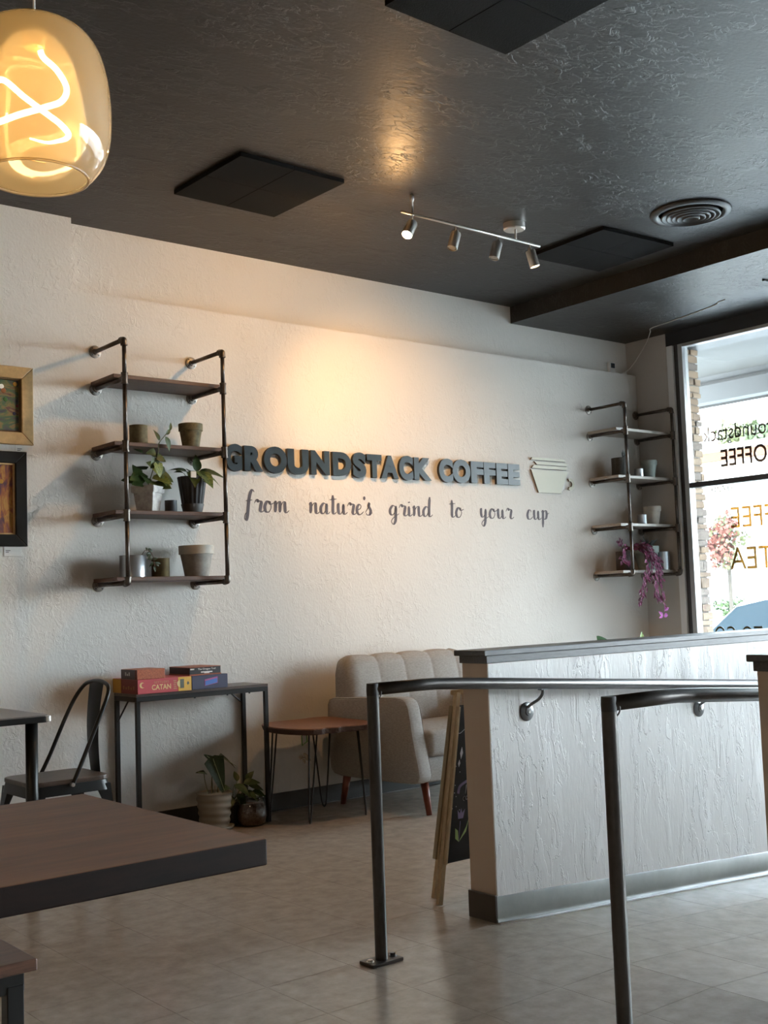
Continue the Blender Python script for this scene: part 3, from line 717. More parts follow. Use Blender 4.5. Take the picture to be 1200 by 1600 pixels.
# right rack
ra = pot('potted_plant', 6.820, 5.55, BT[2], .066, .146, 'dark tin pot with a small succulent on the corner rack', M_DARKPOT, 'cyl', cat='plant')
c = Vector((6.820, 5.52, BT[2]+.14))
for d, s in (((-.5, 0, .8), .06), ((.3, 0, .9), .085), ((0, -.3, 1), .05), ((.55, .1, .8), .06), ((-.1, .1, 1), .07)):
    add_leaf(ra, L_SUCC, c, d, s, up=(0, -1, 0), wide=1.6)
pot('metal_cup', 6.906, 5.45, BT[2], .033, .058, 'small tin cup on the second shelf of the corner rack', M_ZINC, 'cyl', soil=False, cat='cup')
pot('plant_pot', 7.047, 5.44+.025, BT[2], .063, .127, 'grey-green rimmed pot on the second shelf of the corner rack', M_GREYG, 'rim')
pot('metal_cup', 6.927, 5.46, BT[3], .036, .07, 'small tin cup on the third shelf of the corner rack', M_ZINC, 'cyl', soil=False, cat='cup')
pot('plant_pot', 7.093, 5.49, BT[3], .066, .137, 'pale grey rimmed pot on the third shelf of the corner rack', M_CEMENTR, 'rim')
rf = pot('potted_plant', 7.022, 5.51, BT[4], .094, .18, 'grey-green pot with a spiky succulent on the corner rack bottom shelf', M_GREYG, 'rim', cat='plant')
c = Vector((7.022, 5.50, BT[4]+.17))
for k in range(11):
    a = 2*PI*k/11; add_leaf(rf, L_SUCC, c, (math.cos(a)*.8, math.sin(a)*.5, rnd.uniform(.35, 1.)), rnd.uniform(.07, .11), up=(0, -1, .3), wide=1.3)
pot('metal_cup', 7.155, 5.475-.012, BT[4], .052, .138, 'shiny galvanised cylinder on the bottom shelf next to the window', M_ZINC, 'cyl', soil=False, cat='canister')
rh = pot('potted_plant', 6.791, 5.54, BT[4], .058, .142, 'purple trailing plant spilling from a dark pot on the corner rack', mat('brown_planter', (.06, .045, .04), .7), 'cyl', cat='plant')
c = Vector((6.791, 5.54, BT[4]+.142))
sprays = [[(0, 0, 0), (-.02, -.05, .03), (-.07, -.08, .02), (-.11, -.09, -.03), (-.13, -.09, -.07)],
          [(0, 0, 0), (-.05, -.02, .05), (-.10, -.03, .07)],
          [(0, 0, 0), (-.03, -.03, .03), (-.06, -.06, -.02), (-.05, -.08, -.09)],
          [(0, 0, 0), (.05, -.09, .02), (.08, -.15, -.06), (.06, -.16, -.20), (.02, -.16, -.30), (-.05, -.16, -.37)],
          [(0, 0, 0), (.07, -.10, .03), (.13, -.16, -.05), (.15, -.17, -.18), (.13, -.17, -.30), (.17, -.17, -.36)],
          [(0, 0, 0), (.09, -.08, .05), (.17, -.14, .0), (.21, -.17, -.12), (.20, -.17, -.25), (.22, -.17, -.34)],
          [(0, 0, 0), (.05, -.10, .02), (.10, -.16, -.08), (.11, -.17, -.22), (.15, -.17, -.33)],
          [(0, 0, 0), (.07, -.10, .05), (.11, -.15, .02), (.16, -.17, -.06), (.18, -.17, -.16)],
          [(0, 0, 0), (.10, -.10, .03), (.17, -.16, -.10), (.20, -.17, -.30), (.235, -.17, -.42), (.24, -.17, -.47), (.21, -.17, -.50)],
          [(0, 0, 0), (.04, -.08, .04), (.07, -.15, -.02), (.03, -.17, -.16), (-.01, -.17, -.25), (-.03, -.17, -.34)]]
purp = MB(); stems_ = MB()
def leaf_into(b, base, d, s, w=.22):
    d = Vector(d).normalized(); x = d.cross(Vector((0, -1, .2))).normalized(); z = x.cross(d)
    P = [Vector(base), Vector(base)+d*s*.45+x*s*w+z*s*.08, Vector(base)+d*s, Vector(base)+d*s*.45-x*s*w+z*s*.08, Vector(base)+d*s*.45-z*s*.03]
    v = [b.bm.verts.new(p) for p in P]
    for f in ((0, 1, 4), (1, 2, 4), (2, 3, 4), (3, 0, 4)): b.bm.faces.new([v[i] for i in f])
for si, sp in enumerate(sprays):
    pts = catmull([c+Vector(p) for p in sp], 7)
    stems_.tube(pts, .0017, 5)
    for i in range(2, len(pts)):
        for _ in range(2 if i > 6 else 1):
            d = (pts[i]-pts[i-1]).normalized()+Vector((rnd.uniform(-1, 1), rnd.uniform(-.6, .3), rnd.uniform(-.7, .5)))
            if not (si == 8 and i > 26) and rnd.random() < .62: leaf_into(purp, pts[i]+Vector((rnd.uniform(-.012, .012), 0, rnd.uniform(-.01, .01))), d, rnd.uniform(.030, .058), .27)
stems_.build('stem', M_STEMR, rh, smooth=True); purp.build('foliage', M_PURP, rh, recalc=False, kind='stuff')
tip = c+Vector((.235, -.17, -.40))
for p, d, s in (((.0, 0, 0), (.15, 0, -1), .055), ((.005, 0, -.045), (.7, 0, .3), .05), ((-.005, 0, -.055), (.3, 0, .9), .03), ((-.02, 0, -.085), (1, 0, 0), .055), ((-.03, 0, -.085), (-.7, 0, .6), .055), ((-.03, 0, -.085), (-.9, 0, -.3), .045), ((-.01, 0, -.07), (.8, 0, -.25), .05)):
    add_leaf(rh, L_PINK, tip+Vector(p), d, s, up=(0, -1, 0), wide=1.2, label='bright pink leaf')

# ------------------------------------------------------------------ wall sign
sg = thing('wall_sign', (4.68, YW, 1.97), 'raised slate blue capital letters reading across the wall', 'sign')
LET = [('G', 3.464, 3.574), ('R', 3.590, 3.718), ('O', 3.724, 3.887), ('U', 3.892, 4.046), ('N', 4.063, 4.204), ('D', 4.227, 4.370), ('S', 4.383, 4.489), ('T', 4.497, 4.615), ('A', 4.611, 4.754), ('C', 4.760, 4.878), ('K', 4.887, 5.036),
       ('C', 5.104, 5.229), ('O', 5.225, 5.389), ('F', 5.395, 5.512), ('F', 5.517, 5.627), ('E', 5.637, 5.747), ('E', 5.751, 5.866)]
for ch, a, e in LET:
    rd = ch in 'GOCUS'
    o = place_text(ch, a, e, 1.962 if rd else 1.968, 2.122 if rd and ch != 'U' else 2.116, YW-.006, sg, 'letter', M_SIGN, depth=.022, offset=.062)
    o.data.materials.append(M_SIGNBK)
    for p in o.data.polygons:
        if abs(p.normal.y) < .5: p.material_index = 1
# brush script line
def brush(glyphs, m, x0, x1, base, xh, y, parent, name):
    """glyphs: list of strokes in x-height units"""
    allp = [p for g in glyphs for st in g for p in st]
    ax, bx = min(p[0] for p in allp), max(p[0] for p in allp)
    sx_ = (x1-x0)/(bx-ax); b = MB()
    for g in glyphs:
        for st in g:
            pts = catmull([(p[0], p[1], 0) for p in st], 6); n = len(pts); L = []; R = []
            P = [Vector((x0+(p.x-ax)*sx_, base+p.y*xh)) for p in pts]
            for i, p in enumerate(P):
                d = (P[min(i+1, n-1)]-P[max(i-1, 0)]);
                if d.length < 1e-6: d = Vector((0, -1))
                d.normalize(); w = (.0028+.0080*max(0, -d.y)**1.3)*(.45+.55*min(1, min(i, n-1-i)/3))
                nrm = Vector((-d.y, d.x))
                L.append(p+nrm*w); R.append(p-nrm*w)
            vl = [b.bm.verts.new((p.x, y, p.y)) for p in L]; vr = [b.bm.verts.new((p.x, y, p.y)) for p in R]
            for i in range(n-1): b.bm.faces.new((vl[i], vr[i], vr[i+1], vl[i+1]))
    r = bmesh.ops.extrude_face_region(b.bm, geom=list(b.bm.faces))
    bmesh.ops.translate(b.bm, vec=(0, -.0008, 0), verts=[v for v in r['geom'] if isinstance(v, bmesh.types.BMVert)])
    return b.build(name, m, parent)
G = {
 'f': (.75, [[(.75, 1.75), (.62, 1.95), (.45, 1.6), (.32, .8), (.22, -.3), (.12, -.75), (.0, -.6), (.08, -.2), (.35, .1)], [(.1, .95), (.35, 1.0), (.6, 1.05)]]),
 'r': (.72, [[(.0, .75), (.14, 1.08), (.25, 1.0), (.22, .85)], [(.25, 1.0), (.5, .9), (.46, .5), (.42, .15), (.55, 0), (.75, .2)]]),
 'o': (.72, [[(.45, .95), (.22, .95), (.05, .5), (.12, .06), (.35, .02), (.52, .4), (.48, .8), (.38, .95), (.5, .72), (.75, .85)]]),
 'm': (1.2, [[(.0, .8), (.12, .98), (.14, .5), (.1, 0)], [(.12, .35), (.3, .85), (.46, .95), (.48, .5), (.46, .0)], [(.48, .35), (.68, .88), (.84, .92), (.86, .5), (.88, .1), (1.0, .0), (1.18, .2)]]),
 'n': (.85, [[(.0, .8), (.12, .98), (.14, .5), (.1, 0)], [(.12, .35), (.32, .85), (.5, .93), (.52, .5), (.54, .1), (.66, .0), (.85, .2)]]),
 'a': (.8, [[(.5, .85), (.3, .97), (.08, .6), (.08, .15), (.25, .0), (.45, .35), (.54, .9)], [(.55, .95), (.52, .5), (.53, .1), (.64, 0), (.8, .2)]]),
 't': (.55, [[(.24, 1.75), (.24, 1.0), (.22, .2), (.34, .0), (.52, .2)], [(-.02, 1.3), (.25, 1.36), (.55, 1.4)]]),
 'u': (.85, [[(.0, .85), (.1, .97), (.1, .5), (.14, .1), (.3, .02), (.46, .4), (.52, .92)], [(.53, .95), (.51, .5), (.54, .1), (.66, 0), (.85, .2)]]),
 'e': (.62, [[(.05, .42), (.3, .55), (.4, .8), (.26, .97), (.08, .7), (.06, .25), (.22, .0), (.42, .08), (.6, .3)]]),
 "'": (.12, [[(.08, 1.75), (.05, 1.4)]]),
 's': (.6, [[(.0, .2), (.25, .7), (.38, 1.15), (.3, .85), (.45, .4), (.35, .02), (.12, .0), (.08, .18)], [(.35, .05), (.6, .2)]]),
 'g': (.8, [[(.5, .85), (.3, .97), (.08, .6), (.08, .2), (.25, .05), (.45, .35), (.54, .9)], [(.55, .95), (.52, .3), (.48, -.5), (.3, -.85), (.15, -.6), (.3, -.25), (.8, .2)]]),
 'i': (.4, [[(.1, .95), (.1, .5), (.1, .12), (.22, 0), (.4, .2)], [(.12, 1.4), (.13, 1.28)]]),
 'd': (.85, [[(.5, .85), (.3, .97), (.08, .6), (.08, .15), (.25, .0), (.45, .35), (.56, .9)], [(.64, 1.95), (.58, 1.2), (.54, .4), (.56, .08), (.68, 0), (.85, .2)]]),
 'y': (.85, [[(.0, .85), (.1, .97), (.1, .5), (.16, .15), (.3, .12), (.46, .45), (.52, .92)], [(.53, .95), (.5, .3), (.44, -.5), (.28, -.85), (.14, -.6), (.3, -.25), (.85, .2)]]),
 'c': (.62, [[(.42, .75), (.38, .97), (.2, .95), (.05, .5), (.1, .08), (.28, 0), (.45, .1), (.6, .3)]]),
 'p': (.8, [[(.0, .8), (.14, .98), (.14, .2), (.1, -.85)], [(.14, .3), (.28, .88), (.46, .95), (.54, .6), (.45, .15), (.25, .05), (.18, .2)], [(.5, .5), (.8, .75)]])}
wl_ = thing('wall_lettering', (4.9, YW, 1.73), 'dark brush script line painted under the raised letters', 'lettering')
for word, a, e in (('from', 3.597, 3.911), ("nature's", 4.057, 4.548), ('grind', 4.694, 5.056), ('to', 5.204, 5.339), ('your', 5.488, 5.817), ('cup', 5.953, 6.178)):
    gl_ = []; x = 0
    for ch in word:
        w, st = G[ch]; gl_.append([[(px+x, py) for px, py in s] for s in st]); x += w
    brush(gl_, M_SCRIPT, a, e, 1.733, .066, YW-.0005, wl_, 'painted_word')
# cup emblem
ce = thing('cup_emblem', (6.2, YW, 1.925), 'cream layered plaques shaped as a stacked cup beside the letters', 'sign')
def plaque(name, poly, dep=.014):
    b = MB(); b.prism(poly, YW-dep, YW-.002, 'y'); o = b.build(name, M_CREAM, ce)
    o.data.materials.append(M_CREAMEDGE)
    for p in o.data.polygons:
        if abs(p.normal.y) < .5: p.material_index = 1
plaque('plaque_lid', [(6.000, 2.160), (6.014, 2.178), (6.345, 2.178), (6.362, 2.160)])
plaque('plaque_band', [(6.060, 2.128), (6.036, 2.150), (6.386, 2.150), (6.378, 2.128)])
plaque('plaque_band', [(6.004, 2.100), (6.028, 2.121), (6.384, 2.121), (6.372, 2.100)])
plaque('plaque_cup', [(6.067, 1.926), (5.998, 2.090), (6.388, 2.090), (6.300, 1.926)])
hp = [(6.405-.0+.045*math.cos(a), 1.998+.045*math.sin(a)) for a in [(-115+k*23)*PI/180 for k in range(11)]]
hi_ = [(6.405+.022*math.cos(a), 1.998+.022*math.sin(a)) for a in [(-115+k*23)*PI/180 for k in range(11)]]
plaque('plaque_handle', hp+hi_[::-1])

# ------------------------------------------------------------------ pictures at the left border
def picture(x0, x1, z0, z1, fw, label, fm, im, art, spots):
    t = thing('framed_painting', ((x0+x1)/2, YW, z0), label, 'painting', 'oil paintings on the wall')
    for (a, e, c_, d, ) in ((x0, x1, z1-fw, z1), (x0, x1, z0, z0+fw)):
        b = MB(); up = c_ > (z0+z1)/2
        poly = [(a, d), (e, d), (e-fw, c_), (a+fw, c_)] if up else [(a, c_), (e, c_), (e-fw, d), (a+fw, d)]
        b.prism(poly, YW-.035, YW-.003, 'y', .004, 2); b.build('frame_bar', fm, t)
    for (a, e) in ((x0, x0+fw), (x1-fw, x1)):
        poly = [(a, z0), (e, z0+fw), (e, z1-fw), (a, z1)] if a == x0 else [(e, z0), (e, z1), (a, z1-fw), (a, z0+fw)]
        b = MB(); b.prism(poly, YW-.035, YW-.003, 'y', .004, 2); b.build('frame_bar', fm, t)
    b = MB(); g = fw-.004
    for bx_ in ((x0+g, x1-g, z1-g-.012, z1-g), (x0+g, x1-g, z0+g, z0+g+.012), (x0+g, x0+g+.012, z0+g, z1-g), (x1-g-.012, x1-g, z0+g, z1-g)):
        b.box(bx_[0], bx_[1], YW-.024, YW-.006, bx_[2], bx_[3], .002, 1)
    b.build('inner_fillet', im, t)
    b = MB(); b.box(x0+fw, x1-fw, YW-.012, YW-.005, z0+fw, z1-fw); cv = b.build('canvas', art, t)
    for (x, z, r, c_) in spots:
        b = MB(); b.lathe([(r, 0), (r*.8, .002), (.0005, .003)], (0, 0, 0), 9); b.xf(Matrix.Translation((x, YW-.0118, z)) @ Matrix.Rotation(PI/2, 4, 'X'))
        b.build('painted_flower', mat('flower_%d%d%d' % tuple(int(k*9) for k in c_), c_, .6), cv)
picture(1.80, 2.322, 2.040, 2.440, .062, 'gilt framed garden painting, upper one at the left border', M_GOLD, M_GOLDD, M_ART1,
        [(2.165, 2.335, .013, (.85, .8, .7)), (2.235, 2.352, .012, (.6, .33, .05)), (2.258, 2.345, .006, (.6, .4, .1)), (2.185, 2.27, .012, (.05, .15, .03)), (2.175, 2.315, .014, (.3, .10, .02)), (2.23, 2.2, .010, (.02, .02, .06)), (2.245, 2.24, .008, (.2, .03, .04))])
picture(1.82, 2.285, 1.522, 2.003, .06, 'black framed autumn painting, lower one at the left border', M_FRAMEB, M_GOLD, M_ART2, [(2.16, 1.85, .012, (.5, .25, .03)), (2.145, 1.72, .008, (.5, .3, .05))])
for x, z, lb in ((2.283, 2.017, 'small white title card under the gilt framed painting'), (2.218, 1.497, 'small white title card under the black framed painting')):
    b = MB(); b.box(x-.045, x+.045, YW-.0035, YW-.0005, z-.024, z+.024, .0006, 1); o = tag(b.build('title_card', M_CARD), lb, 'card', 'title cards'); ORG[o.name] = Vector((0, 0, 0))
    b = MB(); b.box(x-.036, x-.012, YW-.0042, YW-.0035, z+.004, z+.007); b.box(x-.036, x-.02, YW-.0042, YW-.0035, z-.004, z-.001); b.build('printed_line', MATS['letter_backing'], o)

# sensor on the ledge with cable
ss = thing('wall_sensor', (7.04, YU, 2.895), 'white thermostat sensor with dark display near the corner ceiling', 'sensor')
b = MB(); b.box(7.008, 7.072, YU-.03, YU-.001, 2.893, 2.99, .006); b.build('housing', M_WHITE, ss)
b = MB(); b.box(7.018, 7.064, YU-.033, YU-.029, 2.942, 2.98, .002, 1); b.build('display', M_LEDP, ss)
b = MB(); b.cyl((7.041, YU-.033, 2.961), (7.041, YU-.036, 2.961), .008, seg=12); b.build('dial', MATS['letter_backing'], ss)
pts = catmull([(7.06, YU-.015, 2.90), (7.10, 5.69, 2.90), (7.165, 5.66, 2.96), (7.195, 5.60, 3.05), (7.12, 5.48, 3.10), (7.04, 5.38, 3.148), (6.98, 5.32, ZL-.003), (6.93, 5.10, ZL-.004), (6.86, 4.80, ZL-.003), (6.80, 4.62, ZL-.003), (6.768, 4.59, ZL-.002), (6.75, 4.52, ZL-.001)], 6)
b = MB(); b.tube(pts, .0036, 6); tag(b.build('cable', M_CORD, smooth=True), 'thin white cable looping from the sensor up to the soffit', 'cable')

# ------------------------------------------------------------------ furniture: foreground table
tb = thing('dining_table', (.4, 2.2, 0), 'thick dark walnut table slab in the left foreground', 'table')
b = MB(); b.box(-.45, 1.178, 1.818, 2.60, .702, .75, .003, 2); o = b.build('tabletop', M_TABLE, tb)
o.data.materials.append(M_TABLE_EDGE)
for p in o.data.polygons:
    if p.normal.z < .6: p.material_index = 1
b = MB(); b.box(.0, .5, 1.95, 2.47, .694, .702); b.build('mounting_plate', M_BLACKMETAL, tb)
b = MB(); b.cyl((.25, 2.2, .03), (.25, 2.2, .695), .04); b.build('pedestal', M_BLACKMETAL, tb, angle=40)
b = MB(); b.lathe([(.27, 0), (.27, .012), (.06, .03), (.001, .03)], (.25, 2.2, 0), 32); b.build('foot_plate', M_BLACKMETAL, tb, angle=40)
# bench at the lower left corner
bn = thing('bench', (.8, 2.6, 0), 'low walnut bench with black square legs at the lower left', 'bench')
b = MB(); b.box(.20, .990, 2.425, 2.76, .425, .45, .003); b.build('seat', mat('bench_wood', (.12, .055, .032), .35, col2=(.05, .022, .014), vscale=4, stretch=(2, 16, 16)), bn)
for x in (.235, .945):
    for y in (2.45, 2.725):
        b = MB(); b.box(x-.018, x+.018, y-.018, y+.018, 0, .402, .002, 1); b.build('leg', M_BLACKMETAL, bn)
b = MB(); b.box(.215, .965, 2.435, 2.465, .385, .425, .002, 1); b.box(.215, .965, 2.71, 2.74, .385, .425, .002, 1); b.box(.93, .962, 2.465, 2.71, .385, .425, .002, 1); b.box(.215, .25, 2.465, 2.71, .385, .425, .002, 1); b.build('apron_frame', M_BLACKMETAL, bn)

# ------------------------------------------------------------------ bistro table
bt = thing('bistro_table', (1.7, 5.15, 0), 'small brown-topped table with black edge and pipe legs at the left border', 'table')
def rrect(x0, x1, y0, y1, r, n=5):
    P = []
    for cx_, cy_, a0 in ((x1-r, y1-r, 0), (x0+r, y1-r, PI/2), (x0+r, y0+r, PI), (x1-r, y0+r, 3*PI/2)):
        for k in range(n+1): P.append((cx_+r*math.cos(a0+PI/2*k/n), cy_+r*math.sin(a0+PI/2*k/n)))
    return P
b = MB(); b.prism(rrect(1.28, 2.052, 4.862, 5.47, .03), .735, .742, 'z'); b.build('tabletop', M_LAM, bt)
b = MB(); b.prism(rrect(1.276, 2.056, 4.858, 5.474, .032), .710, .7365, 'z', .003); b.build('edge_band', M_BLACKMETAL, bt)
b = MB(); b.prism(rrect(2.028, 2.0575, 4.8565, 4.886, .012), .712, .738, 'z', .003); b.build('corner_cap', M_NICKEL, bt)
for x, y in ((1.99, 4.915), (1.34, 4.915), (1.34, 5.415), (1.99, 5.415)):
    b = MB(); b.cyl((x, y, 0), (x, y, .712), .0265, seg=20); b.build('leg', M_BLACKMETAL, bt, smooth=True)

# ------------------------------------------------------------------ metal cafe chair
ch = thing('cafe_chair', (2.19, 5.11, 0), 'black metal hoop-back cafe chair with wooden seat under the bistro table', 'chair')
sxa, sxb, sya, syb, sz = 1.99, 2.375, 4.935, 5.285, .435
b = MB(); b.prism(rrect(sxa, sxb, sya, syb, .06), sz-.012, sz+.008, 'z', .004); b.build('seat', M_SEATWOOD, ch, label='dark wooden seat')
b = MB()
def apron(u, v):
    P = rrect(sxa+.004, sxb-.004, sya+.004, syb-.004, .055); n = len(P); k = u*n; i = int(k) % n; t = k-int(k)
    x = P[i][0]+(P[(i+1) % n][0]-P[i][0])*t; y = P[i][1]+(P[(i+1) % n][1]-P[i][1])*t
    cx_, cy_ = (sxa+sxb)/2, (sya+syb)/2; s = 1+.05*v
    return Vector((cx_+(x-cx_)*s, cy_+(y-cy_)*s, sz-.012-.045*v))
b.grid(apron, 48, 3, closed_u=True); b.build('seat_frame', M_BLACKMETAL, ch, smooth=True, recalc=True)
for sx_ in (-1, 1):
    for sy_ in (-1, 1):
        cx_, cy_ = (sxa+sxb)/2, (sya+syb)/2
        tx, ty = cx_+sx_*.165, cy_+sy_*.15; bx_, by_ = cx_+sx_*.225, cy_+sy_*.205
        b = MB()
        for (u0, v0, u1, v1) in ((0, 0, 1, 0), (0, 0, 0, 1)):
            w0, w1 = .075, .03
            a = Vector((tx+sx_*.02, ty+sy_*.02, sz-.03)); e = Vector((bx_, by_, .0))
            dx = Vector((-sx_*u1, -sy_*v1, 0))
            q = [a, a+dx*w0, a.lerp(e, .25)+dx*w1*1.3, e+dx*w1, e]
            f1 = [b.bm.verts.new(p) for p in q]; b.bm.faces.new(f1)
            nrm = Vector((sx_*v1, sy_*u1, 0))*.003
            f2 = [b.bm.verts.new(p-nrm) for p in q]; b.bm.faces.new(f2[::-1])
            for i in range(5): b.bm.faces.new((f1[i], f1[(i+1) % 5], f2[(i+1) % 5], f2[i]))
        b.build('leg', mat('gunmetal_sheet', (.035, .037, .04), .3, metal=.8), ch)
hoop = catmull([(2.18, 5.290, .425), (2.23, 5.287, .52), (2.30, 5.275, .68), (2.345, 5.26, .775), (2.375, 5.22, .835), (2.385, 5.16, .853), (2.388, 5.10, .857), (2.388, 5.04, .853), (2.38, 4.975, .835), (2.36, 4.945, .79), (2.30, 4.932, .67), (2.23, 4.930, .52), (2.18, 4.930, .415)], 6)
b = MB(); b.tube(hoop, .0095, 10); b.build('back_hoop', M_BLACKMETAL, ch, smooth=True)
b = MB()
def splat(u, v):
    z = .435+.415*v; w = .052+.022*v; x = 2.375+.018*math.sin(v*PI)*-1+.012*v+(.0 if v > .1 else 0)
    yy = 5.11+(u-.5)*2*w
    return Vector((x-.006*math.cos((u-.5)*PI), yy, z))
b.grid(splat, 6, 12); r = bmesh.ops.solidify(b.bm, geom=list(b.bm.faces), thickness=.003); b.build('back_splat', mat('black_sheet', (.022, .022, .023), .33, metal=.6), ch, smooth=True, angle=50)
for y in (4.925, 5.295):
    b = MB(); b.cyl((2.178, y-.01, .42), (2.178, y+.01, .42), .009, seg=12); b.build('hoop_bolt', M_BOLT, ch)

# ------------------------------------------------------------------ console table and games
cs = thing('console_table', (3.15, 5.56, 0), 'narrow black framed console table with dark wood top against the wall', 'table')
CA, CB, CY0, CY1, CZ = 2.755, 3.556, 5.437, 5.692, .752
b = MB(); b.box(CA, (CA+CB)/2+.03, CY0, CY1, CZ-.014, CZ, .001, 1); b.build('top_board', mat('dark_console_wood', (.075, .052, .045), .35, var=.3, vscale=4, stretch=(2, 18, 18)), cs)
b = MB(); b.box((CA+CB)/2+.032, CB, CY0, CY1, CZ-.014, CZ, .001, 1); b.build('top_board', MATS['dark_console_wood'], cs)
t_ = .022
for y in (CY0, CY1-t_):
    b = MB(); b.box(CA, CB, y, y+t_, CZ-.040, CZ-.0145, .0015, 1); b.build('rail', M_BLACKMETAL, cs)
for x in (CA, CB-t_):
    b = MB(); b.box(x, x+t_, CY0+t_, CY1-t_, CZ-.040, CZ-.0145, .0015, 1); b.build('rail', M_BLACKMETAL, cs)
    for y in (CY0, CY1-t_):
        b = MB(); b.box(x, x+t_, y, y+t_, 0, CZ-.040, .0015, 1); b.build('leg', M_BLACKMETAL, cs)
for x, s_ in ((CA+.011, 1), (CB-.011, -1)):
    b = MB(); b.tube([(x, CY1-.011, CZ-.16), (x, CY1-.14, CZ-.04)], .0045, 8) if s_ == 1 else b.tube([(x, CY1-.011, CZ-.12), (x-.10, CY1-.011, CZ-.04)], .0045, 8); b.build('brace', M_BLACKMETAL, cs)
for x in (3.10, 3.30, 3.44):
    b = MB(); b.cyl((x, CY0+.01, CZ-.046), (x, CY0+.01, CZ-.040), .005, seg=8); b.build('screw', M_BLACKMETAL, cs)

def game(label, x0, x1, y0, y1, z0, z1, cm, side=None, lid=.0):
    t = thing('board_game_box', ((x0+x1)/2, (y0+y1)/2, z0), label, 'game box', 'board game boxes stacked on the console table')
    b = MB(); b.box(x0, x1, y0, y1, z0, z1, .0015, 1); o = b.build('box_lid', cm, t)
    if side:
        o.data.materials.append(side)
        for p in o.data.polygons:
            if p.normal.x < -.5: p.material_index = 1
    return t
z = CZ+.0005
M_RED = mat('crimson_card', (.50, .07, .085), .45); M_DRED = mat('deep_red_card', (.17, .018, .015), .5); M_YEL = mat('yellow_card', (.70, .42, .07), .45)
M_CRM = mat('cream_print', (.72, .52, .25), .5); M_GRYP = mat('grey_green_print', (.10, .12, .10), .5)
g1 = game('red game box with yellow ends, lowest on the left', 2.752, 3.062, 5.415, 5.695, z, z+.074, M_RED, M_DRED)
b = MB(); b.box(2.985, 3.0625, 5.4135, 5.4152, z+.001, z+.073); b.build('printed_panel', M_YEL, g1)
b = MB(); b.box(2.7512, 2.7522, 5.60, 5.694, z+.001, z+.073); b.build('printed_panel', mat('ochre_card', (.42, .20, .02), .5), g1)
b = MB(); b.box(2.996, 3.018, 5.4120, 5.4136, z+.016, z+.062); b.build('printed_picture', M_GRYP, g1)
b = MB(); b.prism([(3.035, z+.04), (3.042, z+.05), (3.05, z+.038), (3.04, z+.03)], 5.412, 5.4136, 'y'); b.build('printed_mark', M_GRYP, g1)
def disc(t, x, zc, r, y, m, ph0=0, ph1=360, name='printed_disc'):
    b = MB(); P = [(x+r*math.cos(math.radians(a)), zc+r*math.sin(math.radians(a))) for a in range(ph0, ph1, 15)]; b.prism(P, y-.0008, y, 'y'); b.build(name, m, t)
disc(g1, 2.778, z+.045, .015, 5.4148, M_CRM); disc(g1, 2.785, z+.045, .011, 5.4139, M_RED); disc(g1, 2.995, z+.04, .018, 5.4134, M_CRM, 90, 271)
place_text('CATAN', 2.832, 2.942, z+.017, z+.044, 5.4152, g1, 'printed_title', M_CRM, offset=.02)
place_text('SETTLERS', 2.845, 2.93, z+.050, z+.061, 5.4152, g1, 'printed_title', mat('dull_gold_print', (.5, .25, .14), .5))
for k in range(4): place_text('lll', 2.958+.0*k, 2.978, z+.012+k*.013, z+.022+k*.013, 5.4152, g1, 'printed_note', M_CRM) if 0 else None
b = MB()
for k in range(5): b.box(2.957+(k % 2)*.002, 2.977-(k % 3)*.003, 5.4143, 5.4151, z+.014+k*.010, z+.019+k*.010)
b.build('printed_note', MATS['dull_gold_print'], g1, kind='stuff')
b = MB()
for k in range(5): b.box(2.7513, 2.7521, 5.45+.028*k, 5.466+.028*k, z+.022, z+.040-(k % 2)*.006)
b.build('printed_note', mat('dark_gold_print', (.26, .10, .03), .5), g1, kind='stuff')
z2 = z+.0745
M_ORP = mat('orange_lattice_card', (.48, .14, .055), .5, col2=(.30, .07, .03), vscale=160, detail=1)
g2 = game('orange patterned game box resting on the red box', 2.752, 2.912, 5.42, 5.60, z2, z2+.050, M_ORP, mat('grey_violet_card', (.085, .065, .07), .5))
b = MB(); b.box(2.7512, 2.7522, 5.422, 5.440, z2+.001, z2+.049); b.build('printed_panel', mat('maroon_card', (.13, .02, .01), .5), g2)
b = MB()
for k in range(3): b.box(2.7513, 2.7521, 5.50+.02*k, 5.512+.02*k, z2+.018, z2+.036-(k % 2)*.008)
b.build('printed_note', mat('pale_print', (.4, .36, .32), .5), g2, kind='stuff')
M_NAVY = mat('navy_card', (.035, .038, .085), .45)
g3 = game('navy game box with a blue and magenta badge, right of the red one', 3.072, 3.291, 5.425, 5.66, z, z+.073, M_NAVY, mat('black_card', (.012, .011, .014), .5))
def skewrect(t, x0, x1, z0, z1, sh, y, m):
    b = MB(); b.prism([(x0, z0), (x1, z0+sh), (x1, z1+sh), (x0, z1)], y-.0008, y, 'y'); b.build('printed_badge', m, t)
skewrect(g3, 3.148, 3.228, z+.016, z+.050, .012, 5.4245, mat('magenta_print', (.42, .10, .30), .5)); skewrect(g3, 3.151, 3.225, z+.018, z+.042, .012, 5.4236, mat('bright_blue_print', (.06, .17, .55), .5))
z3 = z+.0735
g4 = game('thin black game box with white title, on the navy box', 3.062, 3.252, 5.43, 5.65, z3+.006, z3+.042, MATS['black_card'], MATS['black_card'])
b = MB(); b.box(3.060, 3.254, 5.428, 5.652, z3, z3+.007, .001, 1); b.build('box_base', mat('rust_card', (.32, .085, .04), .5), g4)
b = MB(); b.box(3.061, 3.253, 5.429, 5.651, z3+.0415, z3+.0445, .001, 1); b.build('box_top_sheet', MATS['rust_card'], g4)
place_text('The Oregon Trail', 3.112, 3.220, z3+.025, z3+.037, 5.4302, g4, 'printed_title', M_CARD, offset=.01)
